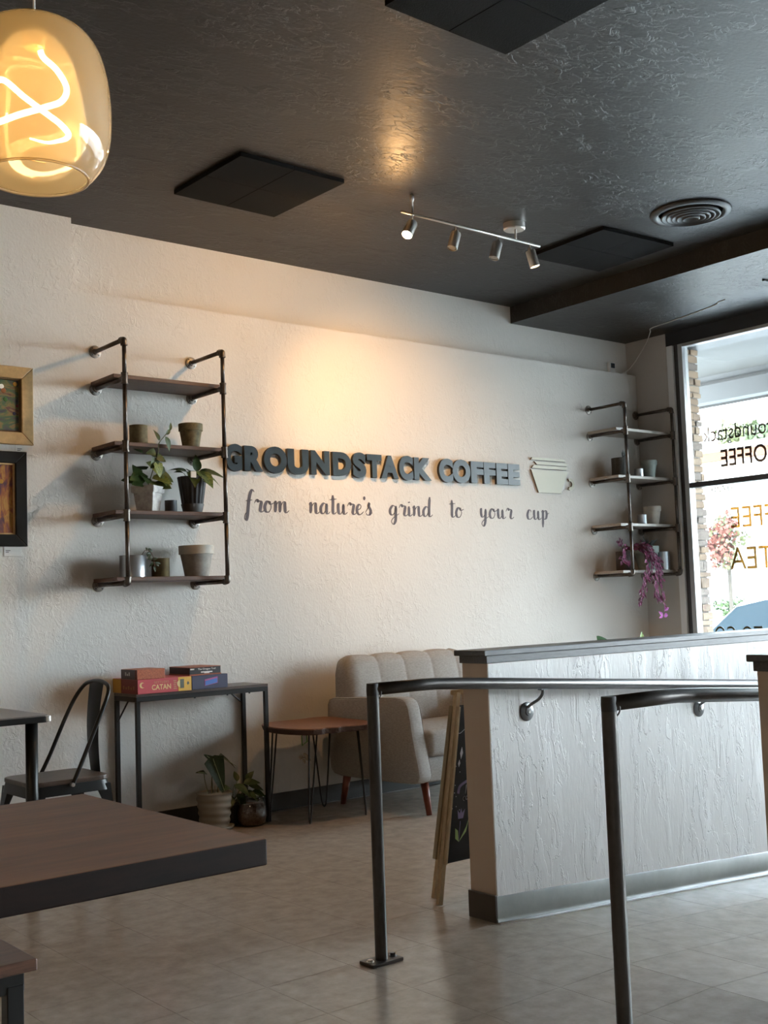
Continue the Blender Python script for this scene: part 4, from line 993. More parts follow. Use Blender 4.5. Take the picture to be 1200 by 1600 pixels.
b = MB(); b.box(3.13, 3.20, 5.4292, 5.4301, z3+.013, z3+.0195); b.box(3.15, 3.182, 5.4292, 5.4301, z3+.009, z3+.0135); b.box(3.066, 3.09, 5.4292, 5.4301, z3+.03, z3+.037); b.build('printed_note', M_CARD, g4, kind='stuff')

# ------------------------------------------------------------------ live-edge side table
st = thing('side_table', (3.82, 5.34, 0), 'red-brown live-edge slab side table on black hairpin legs', 'table')
out = catmull([(3.545, 5.42, 0), (3.535, 5.30, 0), (3.56, 5.18, 0), (3.60, 5.105, 0), (3.66, 5.085, 0), (3.70, 5.098, 0), (3.76, 5.07, 0), (3.80, 5.085, 0), (3.88, 5.06, 0), (3.965, 5.065, 0), (4.03, 5.12, 0), (4.06, 5.25, 0), (4.065, 5.42, 0), (4.07, 5.58, 0), (4.0, 5.63, 0), (3.85, 5.62, 0), (3.70, 5.63, 0), (3.60, 5.58, 0)], 4, closed=True)
b = MB(); b.prism([(p.x, p.y) for p in out], .5115, .518, 'z', .001, 1); b.build('slab_top', M_STOOL, st)
b = MB(); rj = random.Random(5); n = len(out)
rings = []
for k, (z_, s_) in enumerate(((.5115, 1.0), (.503, .995), (.492, .985), (.484, .965))):
    rings.append([b.bm.verts.new((3.8+(p.x-3.8)*(s_+rj.uniform(-.006, .006)), 5.34+(p.y-5.34)*(s_+rj.uniform(-.006, .006)), z_)) for p in out])
for a, c_ in zip(rings, rings[1:]):
    for k in range(n): b.bm.faces.new((a[k], a[(k+1) % n], c_[(k+1) % n], c_[k]))
b.bm.faces.new(rings[-1]); b.bm.faces.new(rings[0][::-1]); b.build('bark_edge', M_BARK, st)
for (fx, fy), (tx, ty), dv in (((3.651, 5.204), (3.655, 5.16), (.048, .03)), ((4.012, 5.178), (3.95, 5.15), (.03, .045)), ((4.017, 5.578), (3.99, 5.55), (.045, -.03)), ((3.547, 5.438), (3.60, 5.45), (.02, .05))):
    d = Vector((dv[0], dv[1], 0)); f_ = Vector((fx, fy, .005)); a = Vector((tx, ty, .484))
    pts = [a-d, f_-d*.28+Vector((0, 0, .04)), f_-d*.16+Vector((0, 0, .012)), f_, f_+d*.16+Vector((0, 0, .012)), f_+d*.28+Vector((0, 0, .04)), a+d]
    P = [pts[0]]+catmull(pts[1:6], 4)+[pts[6]]
    b = MB(); b.tube(P, .0048, 8); b.build('hairpin_leg', M_BLACKMETAL, st, smooth=True)
# things hanging under the slab
hg = thing('hanging_tag', (3.70, 5.34, .484), 'green edged paper tag hanging under the side table', 'tag')
R = Matrix.Translation((3.695, 5.30, .445)) @ Euler((.2, -.35, .3)).to_matrix().to_4x4()
b = MB(); b.box(-.028, .028, -.001, .001, -.032, .032, .0006, 1, mtx=R); b.build('tag_card', mat('green_card', (.05, .22, .03), .6), hg)
b = MB(); b.box(-.022, .016, -.0022, -.0012, -.024, .028, mtx=R); b.build('tag_print', mat('pale_grey_print', (.35, .35, .33), .6), hg)
b = MB(); b.tube([(3.70, 5.31, .484), (3.70, 5.305, .47)], .001, 5); b.build('string', M_CORD, hg)
ho = thing('dried_flower', (3.66, 5.22, .484), 'pale dried blossom bunch hanging on strings under the side table', 'ornament')
b = MB(); b.tube([(3.655, 5.25, .484), (3.655, 5.25, .395)], .0012, 5); b.tube([(3.70, 5.27, .484), (3.70, 5.27, .44)], .001, 5); b.build('string', M_CORD, ho)
M_DRY = leafmat('dried_petal', (.42, .34, .24), (.26, .19, .13), 20); L_DRY = leaf_mesh('leaf', ov(.35), M_DRY, .4, -.2, 4)
for k in range(12):
    a = rnd.uniform(0, 2*PI); o = add_leaf(ho, L_DRY, (3.645+.012*math.cos(a), 5.25, .375-rnd.uniform(0, .03)), (math.cos(a), -.3, rnd.uniform(-1, .3)), rnd.uniform(.025, .045), up=(0, -1, .2)); o.name = 'petal'

# ------------------------------------------------------------------ sofa
sf = thing('sofa', (4.62, 5.2, 0), 'grey linen loveseat with channel-tufted back behind the low wall', 'sofa')
SR = Matrix.Translation((4.13, 5.60, 0)) @ Matrix.Rotation(math.radians(4), 4, 'Z') @ Matrix.Translation((-4.13, -5.60, 0))
SA, SB = 4.075, 5.13        # outer sides
ARM = [(5.60, .26), (5.608, .34), (5.608, .50), (5.604, .590), (5.590, .618), (5.560, .628), (5.40, .634), (5.20, .641), (5.02, .648), (4.975, .645), (4.942, .630), (4.922, .600),
       (4.908, .540), (4.890, .430), (4.868, .330), (4.850, .260), (4.845, .220), (4.858, .192), (4.895, .180), (5.00, .177), (5.25, .177), (5.50, .178), (5.56, .188), (5.592, .215)]
for x0, x1 in ((SA, SA+.105), (SB-.105, SB)):
    b = MB(); n = len(ARM); cyA, czA = 5.25, .42; rings = []
    for xx, s_ in ((x0, .93), (x0+.004, .965), (x0+.012, .985), (x0+.028, 1.0), (x1-.028, 1.0), (x1-.012, .985), (x1-.004, .965), (x1, .93)):
        dn = .016*(1-s_)/.07
        ring = []
        for k, (y, z_) in enumerate(ARM):
            p, q = ARM[k-1], ARM[(k+1) % n]; t_ = Vector((q[0]-p[0], q[1]-p[1])).normalized(); nn = Vector((-t_.y, t_.x))
            if nn.dot(Vector((cyA-y, czA-z_))) < 0: nn = -nn
            ring.append(b.bm.verts.new((xx, y+nn.x*dn, z_+nn.y*dn)))
        rings.append(ring)
    for ra_, rb_ in zip(rings, rings[1:]):
        for k in range(n): b.bm.faces.new((ra_[k], ra_[(k+1) % n], rb_[(k+1) % n], rb_[k]))
    b.bm.faces.new(rings[0]); b.bm.faces.new(rings[-1][::-1])
    b.xf(SR); b.build('arm', M_SOFA, sf, angle=50)
    for xx in (x0+.006, x1-.006):
        b = MB(); b.tube([SR @ Vector((xx, y+(5.25-y)*.012, z_+(.42-z_)*.018)) for y, z_ in ARM], .0022, 6, closed=True); b.build('piping', M_SOFA, sf, smooth=True)
b = MB(); b.box(SA+.10, SB-.10, 4.872, 5.55, .18, .315, .015, 3); b.xf(SR); b.build('seat_base', M_SOFA, sf, angle=50)
b = MB(); b.box(SA+.108, SB-.108, 4.855, 5.38, .315, .465, .035, 4); b.xf(SR)
b.build('seat_cushion', M_SOFA, sf, smooth=True)
# channel back: cross section swept along X
def back_pt(u, v):
    X_ = SA+.03+(SB-SA-.03)*u
    ws = (SA+.03, 4.356, 4.572, 4.808, 5.031, SB)
    prof = [(5.40, .33), (5.385, .45), (5.40, .60), (5.425, .74), (5.450, .83), (5.485, .866), (5.53, .872), (5.575, .855), (5.595, .80), (5.60, .60), (5.60, .33)]
    k = v*(len(prof)-1); i = min(int(k), len(prof)-2); t = k-i; t = t*t*(3-2*t) if False else t
    y = prof[i][0]+(prof[i+1][0]-prof[i][0])*t; z_ = prof[i][1]+(prof[i+1][1]-prof[i][1])*t
    ci = max([q_ for q_ in range(5) if X_ >= ws[q_]-1e-6] or [0]); ph = min(1, max(0, (X_-ws[ci])/(ws[ci+1]-ws[ci]))); bul = max(0, 4*ph*(1-ph))**.35 if ci < 4 or ph < .5 else 1
    if ci == 0 and ph < .5: bul = 1
    w = 1-max(0, min(1, (i-7)/2)) if i >= 7 else 1
    cy, cz = 5.50, .58
    dx = Vector((y-cy, (z_-cz)*.6)); dx.normalize()
    y += dx.x*.016*(bul-1)*w; z_ += dx.y*.016*(bul-1)*w
    # rounded ends
    e = min(u, 1-u)*(SB-SA); r_ = .09
    if e < r_:
        q = 1-math.sqrt(max(0, 1-(1-e/r_)**2)); z_ = .33+(z_-.33)*(1-.16*q); y = 5.5+(y-5.5)*(1-.55*q)
    return SR @ Vector((X_, y, z_))
b = MB(); b.grid(back_pt, 120, 40); b.bm.verts.ensure_lookup_table()
b.bm.faces.new([b.bm.verts[k] for k in range(41)]); b.bm.faces.new([b.bm.verts[120*41+k] for k in range(40, -1, -1)])
b.build('backrest', M_SOFA, sf, angle=60)
for k in range(1, 5):
    uu = ((4.356, 4.572, 4.808, 5.031)[k-1]-SA-.03)/(SB-SA-.03)
    b = MB(); b.tube([back_pt(uu, v/36)+Vector((0, -.001 if v < 18 else 0, .001)) for v in range(0, 29)],   .0026, 5); b.build('seam', M_SEAM, sf, smooth=True)
for (x, y, tilt) in ((SA+.12, 4.93, -.03), (SB-.12, 4.93, -.03), (SA+.08, 5.53, .05), (SB-.08, 5.53, .05)):
    b = MB(); b.tube([SR @ Vector((x, y, .182)), SR @ Vector((x, y+tilt, 0))], [.024, .016], 16); b.build('leg', M_LEG, sf, smooth=True)

# ------------------------------------------------------------------ A-frame chalkboard
ez = thing('chalkboard_sign', (3.3, 3.5, 0), 'pine A-frame chalkboard standing behind the end of the low wall', 'sign')
def bar(b, p, q, w, d, nrm):
    p, q = Vector(p), Vector(q); a = (q-p).normalized(); n_ = Vector(nrm); n_ = (n_-a*n_.dot(a)).normalized(); s_ = a.cross(n_)
    v = [b.bm.verts.new(c_+s_*i*w/2+n_*j*d/2) for c_ in (p, q) for i, j in ((-1, -1), (1, -1), (1, 1), (-1, 1))]
    for f in ((0, 1, 2, 3), (7, 6, 5, 4), (0, 4, 5, 1), (1, 5, 6, 2), (2, 6, 7, 3), (3, 7, 4, 0)): b.bm.faces.new([v[i] for i in f])
    return b
fb = {}
yb_, yt_ = 3.485, 3.515
# front frame (towards the camera) and rear frame share the hinge dowel at the top
xl_b, xl_t, zt = 3.022, 3.213, .80
xr_b, xr_t = 3.62, 3.47
NF = (0, -1, .05)
def lerp3(p, q, t): return Vector(p).lerp(Vector(q), t)
FL, FLt = Vector((xl_b, 3.455, 0)), Vector((xl_t, 3.512, zt)); FR, FRt = Vector((xr_b, 3.455, 0)), Vector((xr_t, 3.512, zt))
RL, RLt = Vector((xl_b+.055, 3.545, 0)), Vector((xl_t+.014, 3.530, zt)); RR, RRt = Vector((xr_b, 3.545, 0)), Vector((xr_t, 3.530, zt))
for a, e, nm in ((FL, FLt, 'front_stile'), (FR, FRt, 'front_stile'), (RL, RLt, 'rear_stile'), (RR, RRt, 'rear_stile')):
    b = MB(); bar(b, a, e, .020, .018, NF); b.build(nm, M_PINE, ez)
b = MB(); b.tube([FLt+Vector((-.022, .008, .0)), FRt+Vector((.02, .008, 0))], .0105, 12); b.build('hinge_dowel', M_PINE, ez, smooth=True)
for (A, B, C_, D, off, nm) in ((FL, FLt, FRt, FR, -.010, 'chalkboard_face'), (RL, RLt, RRt, RR, .010, 'chalkboard_face')):
    a0, a1, c1, c0 = lerp3(A, B, .185), lerp3(A, B, .93), lerp3(D, C_, .93), lerp3(D, C_, .185)
    for v in (a0, a1, c1, c0): v.y += off
    b = MB(); vs = [b.bm.verts.new(v) for v in (a0, a1, c1, c0)]+[b.bm.verts.new(v+Vector((0, .006 if off < 0 else -.006, 0))) for v in (a0, a1, c1, c0)]
    for f in ((0, 1, 2, 3), (7, 6, 5, 4), (0, 4, 5, 1), (1, 5, 6, 2), (2, 6, 7, 3), (3, 7, 4, 0)): b.bm.faces.new([vs[i] for i in f])
    face = b.build(nm, M_CHALKB, ez)
    if off < 0: front_face = face; FA = (a0, a1, c1, c0)
    if off > 0:
        b = MB(); bar(b, a0+Vector((-.01, 0, 0)), a1+Vector((-.01, 0, 0)), .014, .02, NF); b.build('edge_strip', mat('olive_pine', (.27, .21, .12), .6), ez)
b = MB(); bar(b, FA[0]+Vector((.0, -.006, 0)), FA[1]+Vector((.0, -.006, 0)), .010, .012, NF); b.build('edge_strip', M_PINE, ez)
# chalk drawings
def fpt(u, v):
    u -= .030   # u metres from the left edge, v metres above board bottom
    h = (FA[1]-FA[0]).length; t = v/h; p = FA[0].lerp(FA[1], t); q = FA[3].lerp(FA[2], t)
    return p+(q-p).normalized()*u+Vector((0, -.0012, 0))
def chalk(name, pts, w, m, closed=False):
    b = MB(); b.tube([fpt(*p) for p in pts], w, 5, closed=closed); b.build(name, m, front_face, smooth=True)
def chalkfill(name, pts, m):
    b = MB(); vs = [b.bm.verts.new(fpt(*p)) for p in pts]; b.bm.faces.new(vs); vs2 = [b.bm.verts.new(fpt(*p)+Vector((0, -.0008, 0))) for p in pts]; b.bm.faces.new(vs2[::-1]); b.build(name, m, front_face)
c2 = lambda L, n=5: [(p.x, p.y) for p in catmull([(a, e, 0) for a, e in L], n)]
chalkfill('chalk_leaf', [(.095, .075), (.085, .12), (.07, .13), (.075, .09)], M_CHALKG); chalkfill('chalk_leaf', [(.095, .075), (.13, .13), (.14, .16), (.13, .11)], M_CHALKG)
chalk('chalk_line', [(.095, .075), (.095, .155)], .0012, M_CHALKV)
chalkfill('chalk_tulip', [(.082, .165), (.108, .165), (.115, .20), (.10, .185), (.095, .205), (.088, .185), (.075, .20)], M_CHALKV)
chalk('chalk_line', c2([(.07, .265), (.075, .29), (.10, .305), (.14, .315), (.18, .31)]), .006, M_CHALKV)
for k, x in enumerate((.11, .13, .15)): chalk('chalk_line', [(x, .26), (x+.002, .295)], .0016, M_CHALK)
place = [(.045, .21), (.065, .215), (.05, .30), (.04, .33), (.07, .35), (.085, .20), (.06, .255), (.05, .27), (.045, .375), (.035, .355), (.10, .39)]
b = MB()
for (u, v) in place: b.cyl(fpt(u, v), fpt(u, v)+Vector((0, -.001, 0)), .0022, seg=6)
b.build('chalk_dots', M_CHALK, front_face, kind='stuff')
chalkfill('chalk_star', [(.07, .40), (.078, .425), (.07, .45), (.063, .425)], M_CHALK); chalkfill('chalk_star', [(.062, .37), (.068, .385), (.062, .40), (.056, .385)], M_CHALK)
chalkfill('chalk_leaf', [(.12, .385), (.14, .41), (.145, .45), (.125, .42)], M_CHALK)
chalk('chalk_line', c2([(.03, .52), (.05, .505), (.08, .52), (.10, .515)]), .0013, M_CHALK); chalk('chalk_line', c2([(.085, .60), (.095, .61), (.09, .625), (.078, .615), (.085, .60)]), .0012, M_CHALK)
place_o = [[(.108, .232), (.100, .238), (.102, .248), (.11, .25)], [(.118, .235), (.115, .245), (.122, .25), (.125, .24), (.118, .235)], [(.132, .237), (.129, .247), (.136, .252), (.139, .242), (.132, .237)]]
for L in place_o: chalk('chalk_letter', c2(L), .0011, M_CHALK)

# ------------------------------------------------------------------ handrails
def rail(label, px_, py, z0, bend, sl, xe, brks, name='handrail'):
    t = thing(name, (px_, py, 0), label, 'handrail', 'black steel handrails beside the ramp'); r = .0208
    b = MB(); b.cyl((px_, py, .010), (px_, py, z0-.001), r, seg=24); b.build('post', M_RAIL, t, angle=40)
    b = MB(); b.lathe([(r, -.02), (r+.0004, 0), (r-.001, .0195), (.001, .020)], (px_, py, z0), 24); b.build('post_cap', mat('glint_free_cap', (.02, .02, .02), .7), t, angle=40)  # cap colour dark and matte so no sky reflection shows
    P = [(px_, py, z0), (bend-.07, py, z0), (bend-.02, py, z0-.0008), (bend+.03, py, z0-.004), (bend+.09, py, z0-.09*sl-.001), (xe, py, z0-(xe-bend)*sl)]
    b = MB(); b.tube(P, r, 24); b.build('rail_tube', M_RAIL, t, smooth=True)
    b = MB(); b.tube([(px_+.018+.006*math.cos(a), py+(r+.001)*math.sin(a), z0-.018+(r)*math.cos(a)*.9) for a in [2*PI*k/16 for k in range(16)]], .0022, 6, closed=True); b.build('weld_bead', M_RAIL, t, smooth=True)
    b = MB(); b.prism(rrect(px_-.065, px_+.065, py-.038, py+.038, .006), .0, .011, 'z', .002, 1); bp = b.build('base_plate', M_RAIL, t)
    for dx in (-.047, .047):
        b = MB(); b.cyl((px_+dx, py, .011), (px_+dx, py, .0135), .013, seg=18); b.cyl((px_+dx, py, .0135), (px_+dx, py, .022 if dx > 0 else .018), .009, seg=6); b.build('anchor_bolt', M_BOLT if dx < 0 else M_RAILFIT, bp)
    for bx_, wy in brks:
        s_ = 1 if wy > py else -1; zr = z0-(bx_-bend)*sl-r
        zc = zr-.085
        b = MB(); b.lathe([(.036, 0), (.036, .004), (.029, .008), (.016, .009), (.014, .014), (.001, .015)], (0, 0, 0), 22)
        b.xf(Matrix.Translation((bx_-.03, wy, zc)) @ Matrix.Rotation(s_*PI/2, 4, 'X')); fo = b.build('bracket_flange', M_RAILFIT, t, angle=40)
        b = MB(); b.cyl((bx_-.03, wy-s_*.014, zc), (bx_-.03, wy-s_*.019, zc), .007, seg=6); b.build('flange_bolt', M_BOLT, fo)
        b = MB(); b.tube(catmull([(bx_-.032, wy-s_*.008, zc+.015), (bx_-.028, wy-s_*.028, zc+.030), (bx_-.005, (wy+py)/2-s_*.012, zc+.045), (bx_+.002, py+s_*.002, zc+.065), (bx_+.004, py, zr-.002)], 5), .006, 10); b.build('bracket_arm', M_RAILFIT, t, smooth=True)
        b = MB(); b.box(bx_-.014, bx_+.034, py-.010, py+.010, zr-.004, zr+.0005, .001, 1); b.build('saddle', M_RAILFIT, t)
    return t
rail('dark steel handrail fixed along the textured low wall, farther one', 2.412, 3.055, .887, 2.715, .0722, XW-.3, [(3.228, 3.113), (4.30, 3.113)])
rail('dark steel handrail in the right foreground, post leaving the frame', 2.414, 2.045, .884, 2.730, .0695, XW-.3, [(3.6, 1.965)])

# ------------------------------------------------------------------ floor plants
wp = thing('potted_plant', (3.235, 5.50, 0), 'arrow-leaved plant in a wavy cream pot under the console table', 'plant')
c = Vector((3.235, 5.50, 0))
b = MB(); b.lathe([(.088, 0), (.102, .008), (.106, .016), (.098, .016), (.085, .010), (.001, .010)], c, 36); b.build('saucer', M_WAVY, wp, smooth=True)
b = MB()
def wavy(u, v):
    a = 2*PI*u; z_ = .012+.178*v; r = .078+.018*v+.0028*math.sin(z_*170+1.6*math.sin(a*1.0+1))
    return c+Vector((r*math.cos(a), r*math.sin(a), z_))
b.grid(wavy, 64, 40, closed_u=True); b.build('pot_body', M_WAVY, wp, smooth=True)
b = MB(); b.lathe([(.096, .19), (.098, .193), (.092, .193), (.089, .17)], c, 48); b.build('pot_rim', M_WAVY, wp, smooth=True)
b = MB(); b.lathe([(.001, .174), (.06, .173), (.09, .170)], c, 24); b.build('soil', M_SOIL, wp, smooth=True)
for (base, tip, s, d, up, me) in (((-.015, 0, .17), (-.005, -.02, .345), .20, (.22, -.25, -.9), (0, -1, -.2), L_ARROW), ((-.03, 0, .17), (-.065, -.01, .305), .07, (-.9, -.2, .25), (0, -.5, .9), L_ARROW),
                                  ((.02, 0, .17), (.055, -.01, .37), .12, (.85, -.2, -.55), (.3, -.4, .9), L_ARROW), ((0, .01, .17), (.0, 0, .36), .085, (-.65, -.1, .5), (0, -.9, .4), L_ARROW)):
    B_, T_ = c+Vector(base), c+Vector(tip)
    stem(wp, [B_, B_.lerp(T_, .5)+Vector((-.008, 0, .015)), T_], .0022)
    lf = add_leaf(wp, me, T_-Vector(d).normalized()*s*.22, d, s, up=up)
    dd = Vector(d).normalized(); b = MB(); b.tube([T_-dd*s*.15+Vector((0, -.006, 0)), T_+dd*s*.7+Vector((0, -.006, -s*.05))], .0016, 5); b.build('pale_midrib', M_VEIN, wp)
for k in range(4): stem(wp, [c+Vector((.02*k-.02, -.01, .17)), c+Vector((.022*k-.025, -.012, .23))], .0018, M_PINE, 'dry_stalk')
jr = thing('potted_plant', (3.425, 5.44, 0), 'leafy plant beside a glass jar planter of bark chips, under the console table', 'plant')
c = Vector((3.43, 5.44, 0))
b = MB(); b.lathe([(.055, .002), (.072, .012), (.080, .05), (.078, .09), (.066, .118), (.001, .120)], c, 30); b.build('bark_chips', M_PEBBLE, jr, smooth=True)
b = MB(); b.lathe([(.058, 0), (.076, .010), (.083, .05), (.081, .092), (.068, .128), (.066, .142), (.070, .146)], c, 30); b.build('jar', M_JAR, jr, smooth=True)
dk = thing('plant_pot', (3.36, 5.545, 0), 'small black nursery pot with broad dark leaves behind the jar', 'plant')
b = MB(); b.lathe([(.045, 0), (.06, .10), (.064, .10), (.065, .112), (.06, .112), (.056, .095), (.001, .095)], (3.36, 5.545, 0), 24); b.build('pot_body', M_BLKPL, dk, angle=40)
c = Vector((3.36, 5.545, .10))
for (t_p, d, s) in (((-.03, -.04, .11), (-.6, -.5, .1), .08), ((.0, -.05, .12), (.25, -.6, -.2), .11), ((.05, -.06, .12), (.8, -.3, .15), .10), ((.09, -.05, .10), (.9, -.2, -.1), .10), ((.06, -.06, .08), (.4, -.7, -.3), .09),
                    ((.02, -.06, .07), (-.1, -.8, -.5), .10), ((.08, -.04, .13), (.5, -.1, .6), .07), ((-.02, -.05, .06), (-.4, -.7, -.4), .08), ((.11, -.05, .07), (.7, -.5, -.2), .09), ((.03, -.03, .13), (.1, .3, .6), .07)):
    T_ = c+Vector(t_p); stem(dk, [c, T_], .0015); add_leaf(dk, L_OV, T_, d, s, up=(0, -.6, .8), wide=1.3)
# plants peeking over the low wall, standing on the floor by the corner
mp_ = thing('potted_plant', (6.20, 5.30, 0), 'split-leaf plant just showing above the low wall', 'plant')
b = MB(); b.lathe([(.10, 0), (.14, .26), (.15, .28), (.14, .28), (.13, .25), (.001, .25)], (6.20, 5.30, 0), 28); b.build('pot_body', M_WAVY, mp_, angle=40)
c = Vector((6.20, 5.30, .26))
for (t_, d, s) in (((-.03, 0, .60), (.75, -.3, -.05), .20), ((-.05, -.02, .58), (-.6, -.5, -.1), .16), ((.05, -.05, .48), (.5, -.8, -.1), .2), ((-.08, 0, .42), (-.7, -.4, .1), .2)):
    T_ = c+Vector(t_); stem(mp_, [c, c.lerp(T_, .5)+Vector((.02, 0, .03)), T_], .004); add_leaf(mp_, L_MON, T_, d, s, up=(0, -.5, .9))
lp_ = thing('potted_plant', (6.64, 5.30, 0), 'lime green sprig peeking over the low wall near the window', 'plant')
b = MB(); b.lathe([(.08, 0), (.11, .2), (.12, .22), (.11, .22), (.10, .19), (.001, .19)], (6.64, 5.30, 0), 24); b.build('pot_body', M_CEMENT, lp_, angle=40)
c = Vector((6.64, 5.30, .2))
stem(lp_, [c, c+Vector((0, 0, .35)), c+Vector((.005, 0, .66))], .004)
for k, (d, s, z_) in enumerate((((.25, -.1, .95), .075, .64), ((-.8, -.2, .4), .05, .65), ((.7, -.1, .5), .045, .66), ((-.5, -.5, .2), .07, .55), ((.6, -.5, .2), .08, .5), ((.1, -.7, .1), .08, .42), ((-.7, -.3, .2), .08, .38))):
    add_leaf(lp_, L_LIME, c+Vector((0, 0, z_)), d, s, up=(0, -1, .3))

# ------------------------------------------------------------------ outside the window; many colours darkened to hold back glare
b = MB(); b.box(XW+.1, 10.4, -16, 30, -.6, -.32); struct(b.build('sidewalk', mat('pale_concrete', (.50, .48, .44), .9, var=.1, vscale=2)))
b = MB(); b.box(10.4, 21.5, -30, 60, -.7, -.45); struct(b.build('road', mat('bounce_bright_road', (.42, .41, .39), .9, var=.15, vscale=3)))  # road colour raised to bounce more daylight indoors
b = MB(); b.box(21.5, 40, -30, 60, -.6, -.33); struct(b.build('far_sidewalk', MATS['pale_concrete']))
# canopy over the sidewalk
cn = thing('awning_canopy', (8.1, 3, 3.12), 'pale stucco canopy over the sidewalk outside the window', 'canopy')
b = MB(); b.box(XW+.08, 8.92, -10, 14, 3.14, 3.34); b.build('soffit_panel', plaster('darkened_stucco', (.11, .11, .107), .8, 5, (1, 1, 1), .7, .015), cn)  # pale stucco given a dark colour against outdoor glare
M_FAS = mat('grey_fascia', (.11, .115, .12), .7)
b = MB(); b.box(8.92, 9.06, -10, 14, 2.90, 3.40, .004, 1); b.build('fascia_board', M_FAS, cn)
b = MB(); b.box(8.90, 8.92, -10, 14, 3.06, 3.085, .002, 1); b.build('fascia_trim', mat('dark_fascia_line', (.04, .04, .04), .7), cn)
b = MB(); b.box(9.06, 9.09, -10, 14, 2.88, 2.93, .002, 1); b.build('drip_edge', MATS['dark_fascia_line'], cn)
# brick pier
bp_ = thing('brick_pier', (7.45, 5.7, -.32), 'rough tan brick pier outside, seen through the window edge', 'pier')
b = MB(); b.box(7.325, 7.57, 5.372, 6.3, -.32, 3.139); b.build('mortar_core', mat('grey_mortar', (.20, .18, .16), .95, bump=.6, bscale=60), bp_)
bm_ = [mat('tan_brick_%s' % 'abcd'[k], c_, .9, var=.2, vscale=18, bump=.7, bscale=45) for k, c_ in enumerate(((.25, .17, .11), (.21, .145, .10), (.29, .21, .145), (.19, .15, .125)))]
z_ = -.32+.01; rk = random.Random(11); row = 0; nb = 0
while z_ < 3.10:
    h = rk.choice((.045, .055, .062, .085 if z_ < 1.9 else .06)); xa = 7.318+0.0; xend = 7.585+rk.uniform(-.012, .02)
    cuts = [7.318]
    x = 7.318+rk.uniform(.06, .2)
    while x < xend-.05: cuts.append(x); x += rk.uniform(.09, .2)
    cuts.append(xend)
    for a, e in zip(cuts, cuts[1:]):
        last = e == cuts[-1]
        b = MB(); pr = rk.uniform(.008, .024)
        b.box(a+.004, e-.004, 5.372-pr, 5.372+(.09 if last else .02), z_+.004, z_+h-.004, .004, 1)
        for v in b.bm.verts: v.co += Vector((rk.uniform(-.002, .002), rk.uniform(-.003, .003), rk.uniform(-.002, .002)))
        b.build('brick', rk.choice(bm_), bp_); nb += 1
    z_ += h; row += 1
# shop across the road
bd = thing('building', (26, 14, -.33), 'white shop across the road with an orange band under the parapet', 'building')
M_WH = mat('white_render', (.80, .78, .74), .9); M_OR = mat('darkened_orange_band', (.13, .055, .025), .8)  # band set darker than its own orange to tame the glare
b = MB(); b.box(24, 29, 2, 27, -.33, 4.60); b.build('wall', M_WH, bd)
b = MB(); b.box(23.9, 24, 1.9, 27.1, 4.34, 4.56, .01, 1); b.build('fascia_band', M_OR, bd)
b = MB(); b.box(23.85, 29.1, 1.85, 27.15, 4.60, 4.72, .01, 1); b.build('parapet_coping', M_WH, bd)
b = MB(); b.box(23.86, 24, 2, 27, 3.90, 3.97, .01, 1); b.build('awning_strip', mat('grey_strip', (.45, .44, .42), .8), bd)
for y in (16.2, 19.0, 11.0, 7.5):
    b = MB(); b.box(23.93, 24, y-.75, y+.75, .3, 2.6, .01, 1); w = b.build('window_frame', mat('pale_grey_frame', (.45, .46, .47), .7), bd)
    b = MB(); b.box(23.91, 23.93, y-.62, y+.62, .42, 2.48); b.build('pane', mat('pale_window_glass', (.35, .38, .40), .15), w)
# crowns
def crown(b, c_, r, n, rr, seed, s=.10):
    q = random.Random(seed)
    blobs = [(Vector((q.uniform(-.6, .6)*r[0], q.uniform(-.6, .6)*r[1], q.uniform(-.55, .6)*r[2])), q.uniform(.35, .55)) for _ in range(rr)]
    for i in range(n):
        bc, br = q.choice(blobs); d = Vector((q.gauss(0, 1), q.gauss(0, 1), q.gauss(0, 1))).normalized()
        p = Vector(c_)+bc+Vector((d.x*r[0], d.y*r[1], d.z*r[2]))*br*q.uniform(.6, 1)
        a = Vector((q.gauss(0, 1), q.gauss(0, 1), q.gauss(0, 1))).normalized(); e = a.cross(d).normalized()*s*q.uniform(.5, 1.1); a = a*s*q.uniform(.5, 1.1)
        b.quad(p, p+a*.5+e*.4, p+a, p+a*.5-e*.4)
def tree(name, x, y, zb, zt, r, trunk, label, mts, seed, s, n):
    t = thing(name, (x, y, zb), label, 'tree')
    zc = (zt+zt-2*r[2])/2
    b = MB(); b.tube(catmull([(x, y, zb), (x+.03, y+.02, (zb+zc)/2), (x, y, zc)], 4), [trunk]*8+[trunk*.7], 8); b.build('trunk', mat('darkened_bark', (.05, .04, .03), .9), t, smooth=True)  # bark colour lowered against the glare
    for k, m in enumerate(mts):
        b = MB(); crown(b, (x, y, zc), r, n//len(mts), 7, seed+k, s); b.build('crown', m, t, recalc=False, kind='stuff')
M_TG = mat('tree_green', (.045, .065, .022), .7); M_TG2 = mat('tree_olive', (.08, .09, .032), .7); M_TR = mat('tree_red', (.14, .04, .025), .7); M_BR = mat('darkened_shrub_green', (.03, .055, .008), .7)  # foliage colours darkened so the glare does not wash them out
tree('broadleaf_tree', 31, 20.15, -.3, 6.5, (1.0, 1.0, .9), .12, 'tall green tree rising behind the shop roof', (M_TG, M_TG2), 5, .28, 1600)
tree('broadleaf_tree', 31, 18.6, -.3, 6.0, (.6, .55, .6), .1, 'smaller green tree behind the shop roof at the right border', (M_TG, M_TG2), 8, .25, 700)
tree('street_tree', 17.5, 11.95, -.45, 2.66, (.42, .40, .60), .035, 'small red and green street tree on a thin trunk', (M_TR, M_TG2, M_TR), 12, .10, 1400)
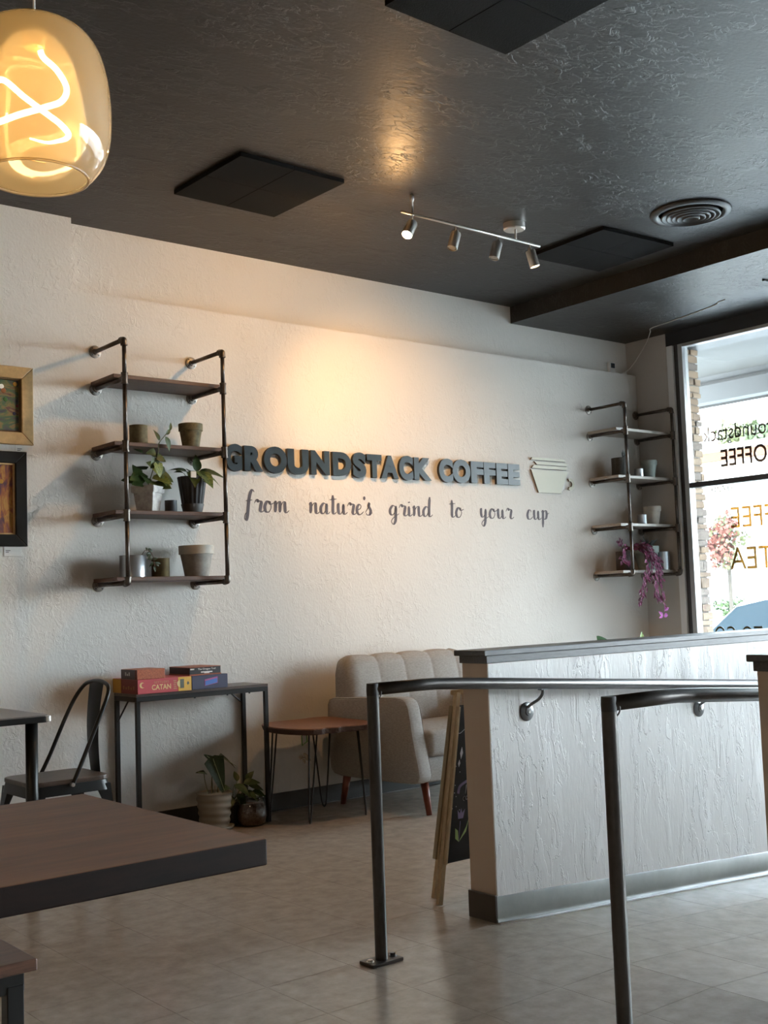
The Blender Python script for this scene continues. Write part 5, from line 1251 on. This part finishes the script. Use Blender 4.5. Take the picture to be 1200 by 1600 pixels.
for k, (x, y, w, zt_, lb) in enumerate(((19.2, 13.15, .42, .98, 'bright green shrub left in the planter across the road'), (19.3, 12.45, .40, .90, 'bright green shrub beside the thin street tree trunk'), (19.4, 11.5, .45, 1.25, 'orange flowering shrub behind the parked car'))):
    t = thing('shrub', (x, y, .52), lb, 'shrub', 'shrubs in the planter across the road')
    b = MB(); b.tube([(x, y, .52), (x, y, max(.6, zt_-.15))], .02, 6); b.build('stem', MATS['darkened_bark'], t)
    b = MB(); crown(b, (x, y, (zt_+.54)/2+.02), (w, w, (zt_-.5)/2), 700, 6, 30+k, .09); b.build('foliage', M_BR if k < 2 else mat('flower_orange', (.09, .045, .012), .7), t, recalc=False, kind='stuff')
b = MB(); b.box(18.7, 20.1, 9, 14.6, -.33, .52, .02, 1); tag(b.build('planter_wall', mat('sandstone', (.12, .085, .045), .9, var=.15, vscale=3)), 'low sandstone planter across the road', 'planter')
# parked car
cr = thing('car', (12, 6.2, -.45), 'white parked car showing its windscreen at the lower right', 'car')
M_CARP = mat('white_car_paint', (.72, .74, .76), .25, coat=.5); M_CARG = mat('car_glass', (.012, .025, .035), .4, spec=.1)
body = [(8.9, .02), (8.95, .35), (8.85, .52), (8.1, .66), (7.55, 1.05), (7.2, 1.12), (5.9, 1.13), (5.2, .72), (4.6, .66), (4.5, .3), (4.55, -.12), (8.85, -.12)]
P = [(a, e) for a, e in body]
b = MB(); b.prism(P, 11.2, 12.9, 'x', .05, 3); b.build('car_body', M_CARP, cr, angle=50)
for xx in (11.19, 12.88):
    b = MB(); b.prism([(8.0, .68), (7.58, 1.0), (7.2, 1.07), (6.65, 1.08), (6.65, .68)], xx, xx+.03, 'x'); b.build('side_window', M_CARG, cr)
    b = MB(); b.prism([(6.58, .68), (6.58, 1.08), (5.95, 1.07), (5.4, .70)], xx, xx+.03, 'x'); b.build('side_window', M_CARG, cr)
b = MB(); vs = [(11.35, 8.12, .685), (12.75, 8.12, .685), (12.68, 7.60, 1.055), (11.42, 7.60, 1.055)]; b.quad(*vs); b.quad(*[(a, e-.01, f-.02) for a, e, f in vs[::-1]]); b.build('windscreen', M_CARG, cr)
for y in (8.2, 5.2):
    for xx in (11.18, 12.72):
        b = MB(); b.cyl((xx, y, -.14), (xx+.2, y, -.14), .31, seg=24); w = b.build('wheel', mat('tyre_rubber', (.02, .02, .02), .8), cr, angle=40)
        b = MB(); b.cyl((xx-.01, y, -.14), (xx+.21, y, -.14), .18, seg=16); b.build('hub_cap', M_ZINC, w, angle=40)
print('tiles', cnt, 'bricks', nb, 'objects', len(bpy.data.objects))
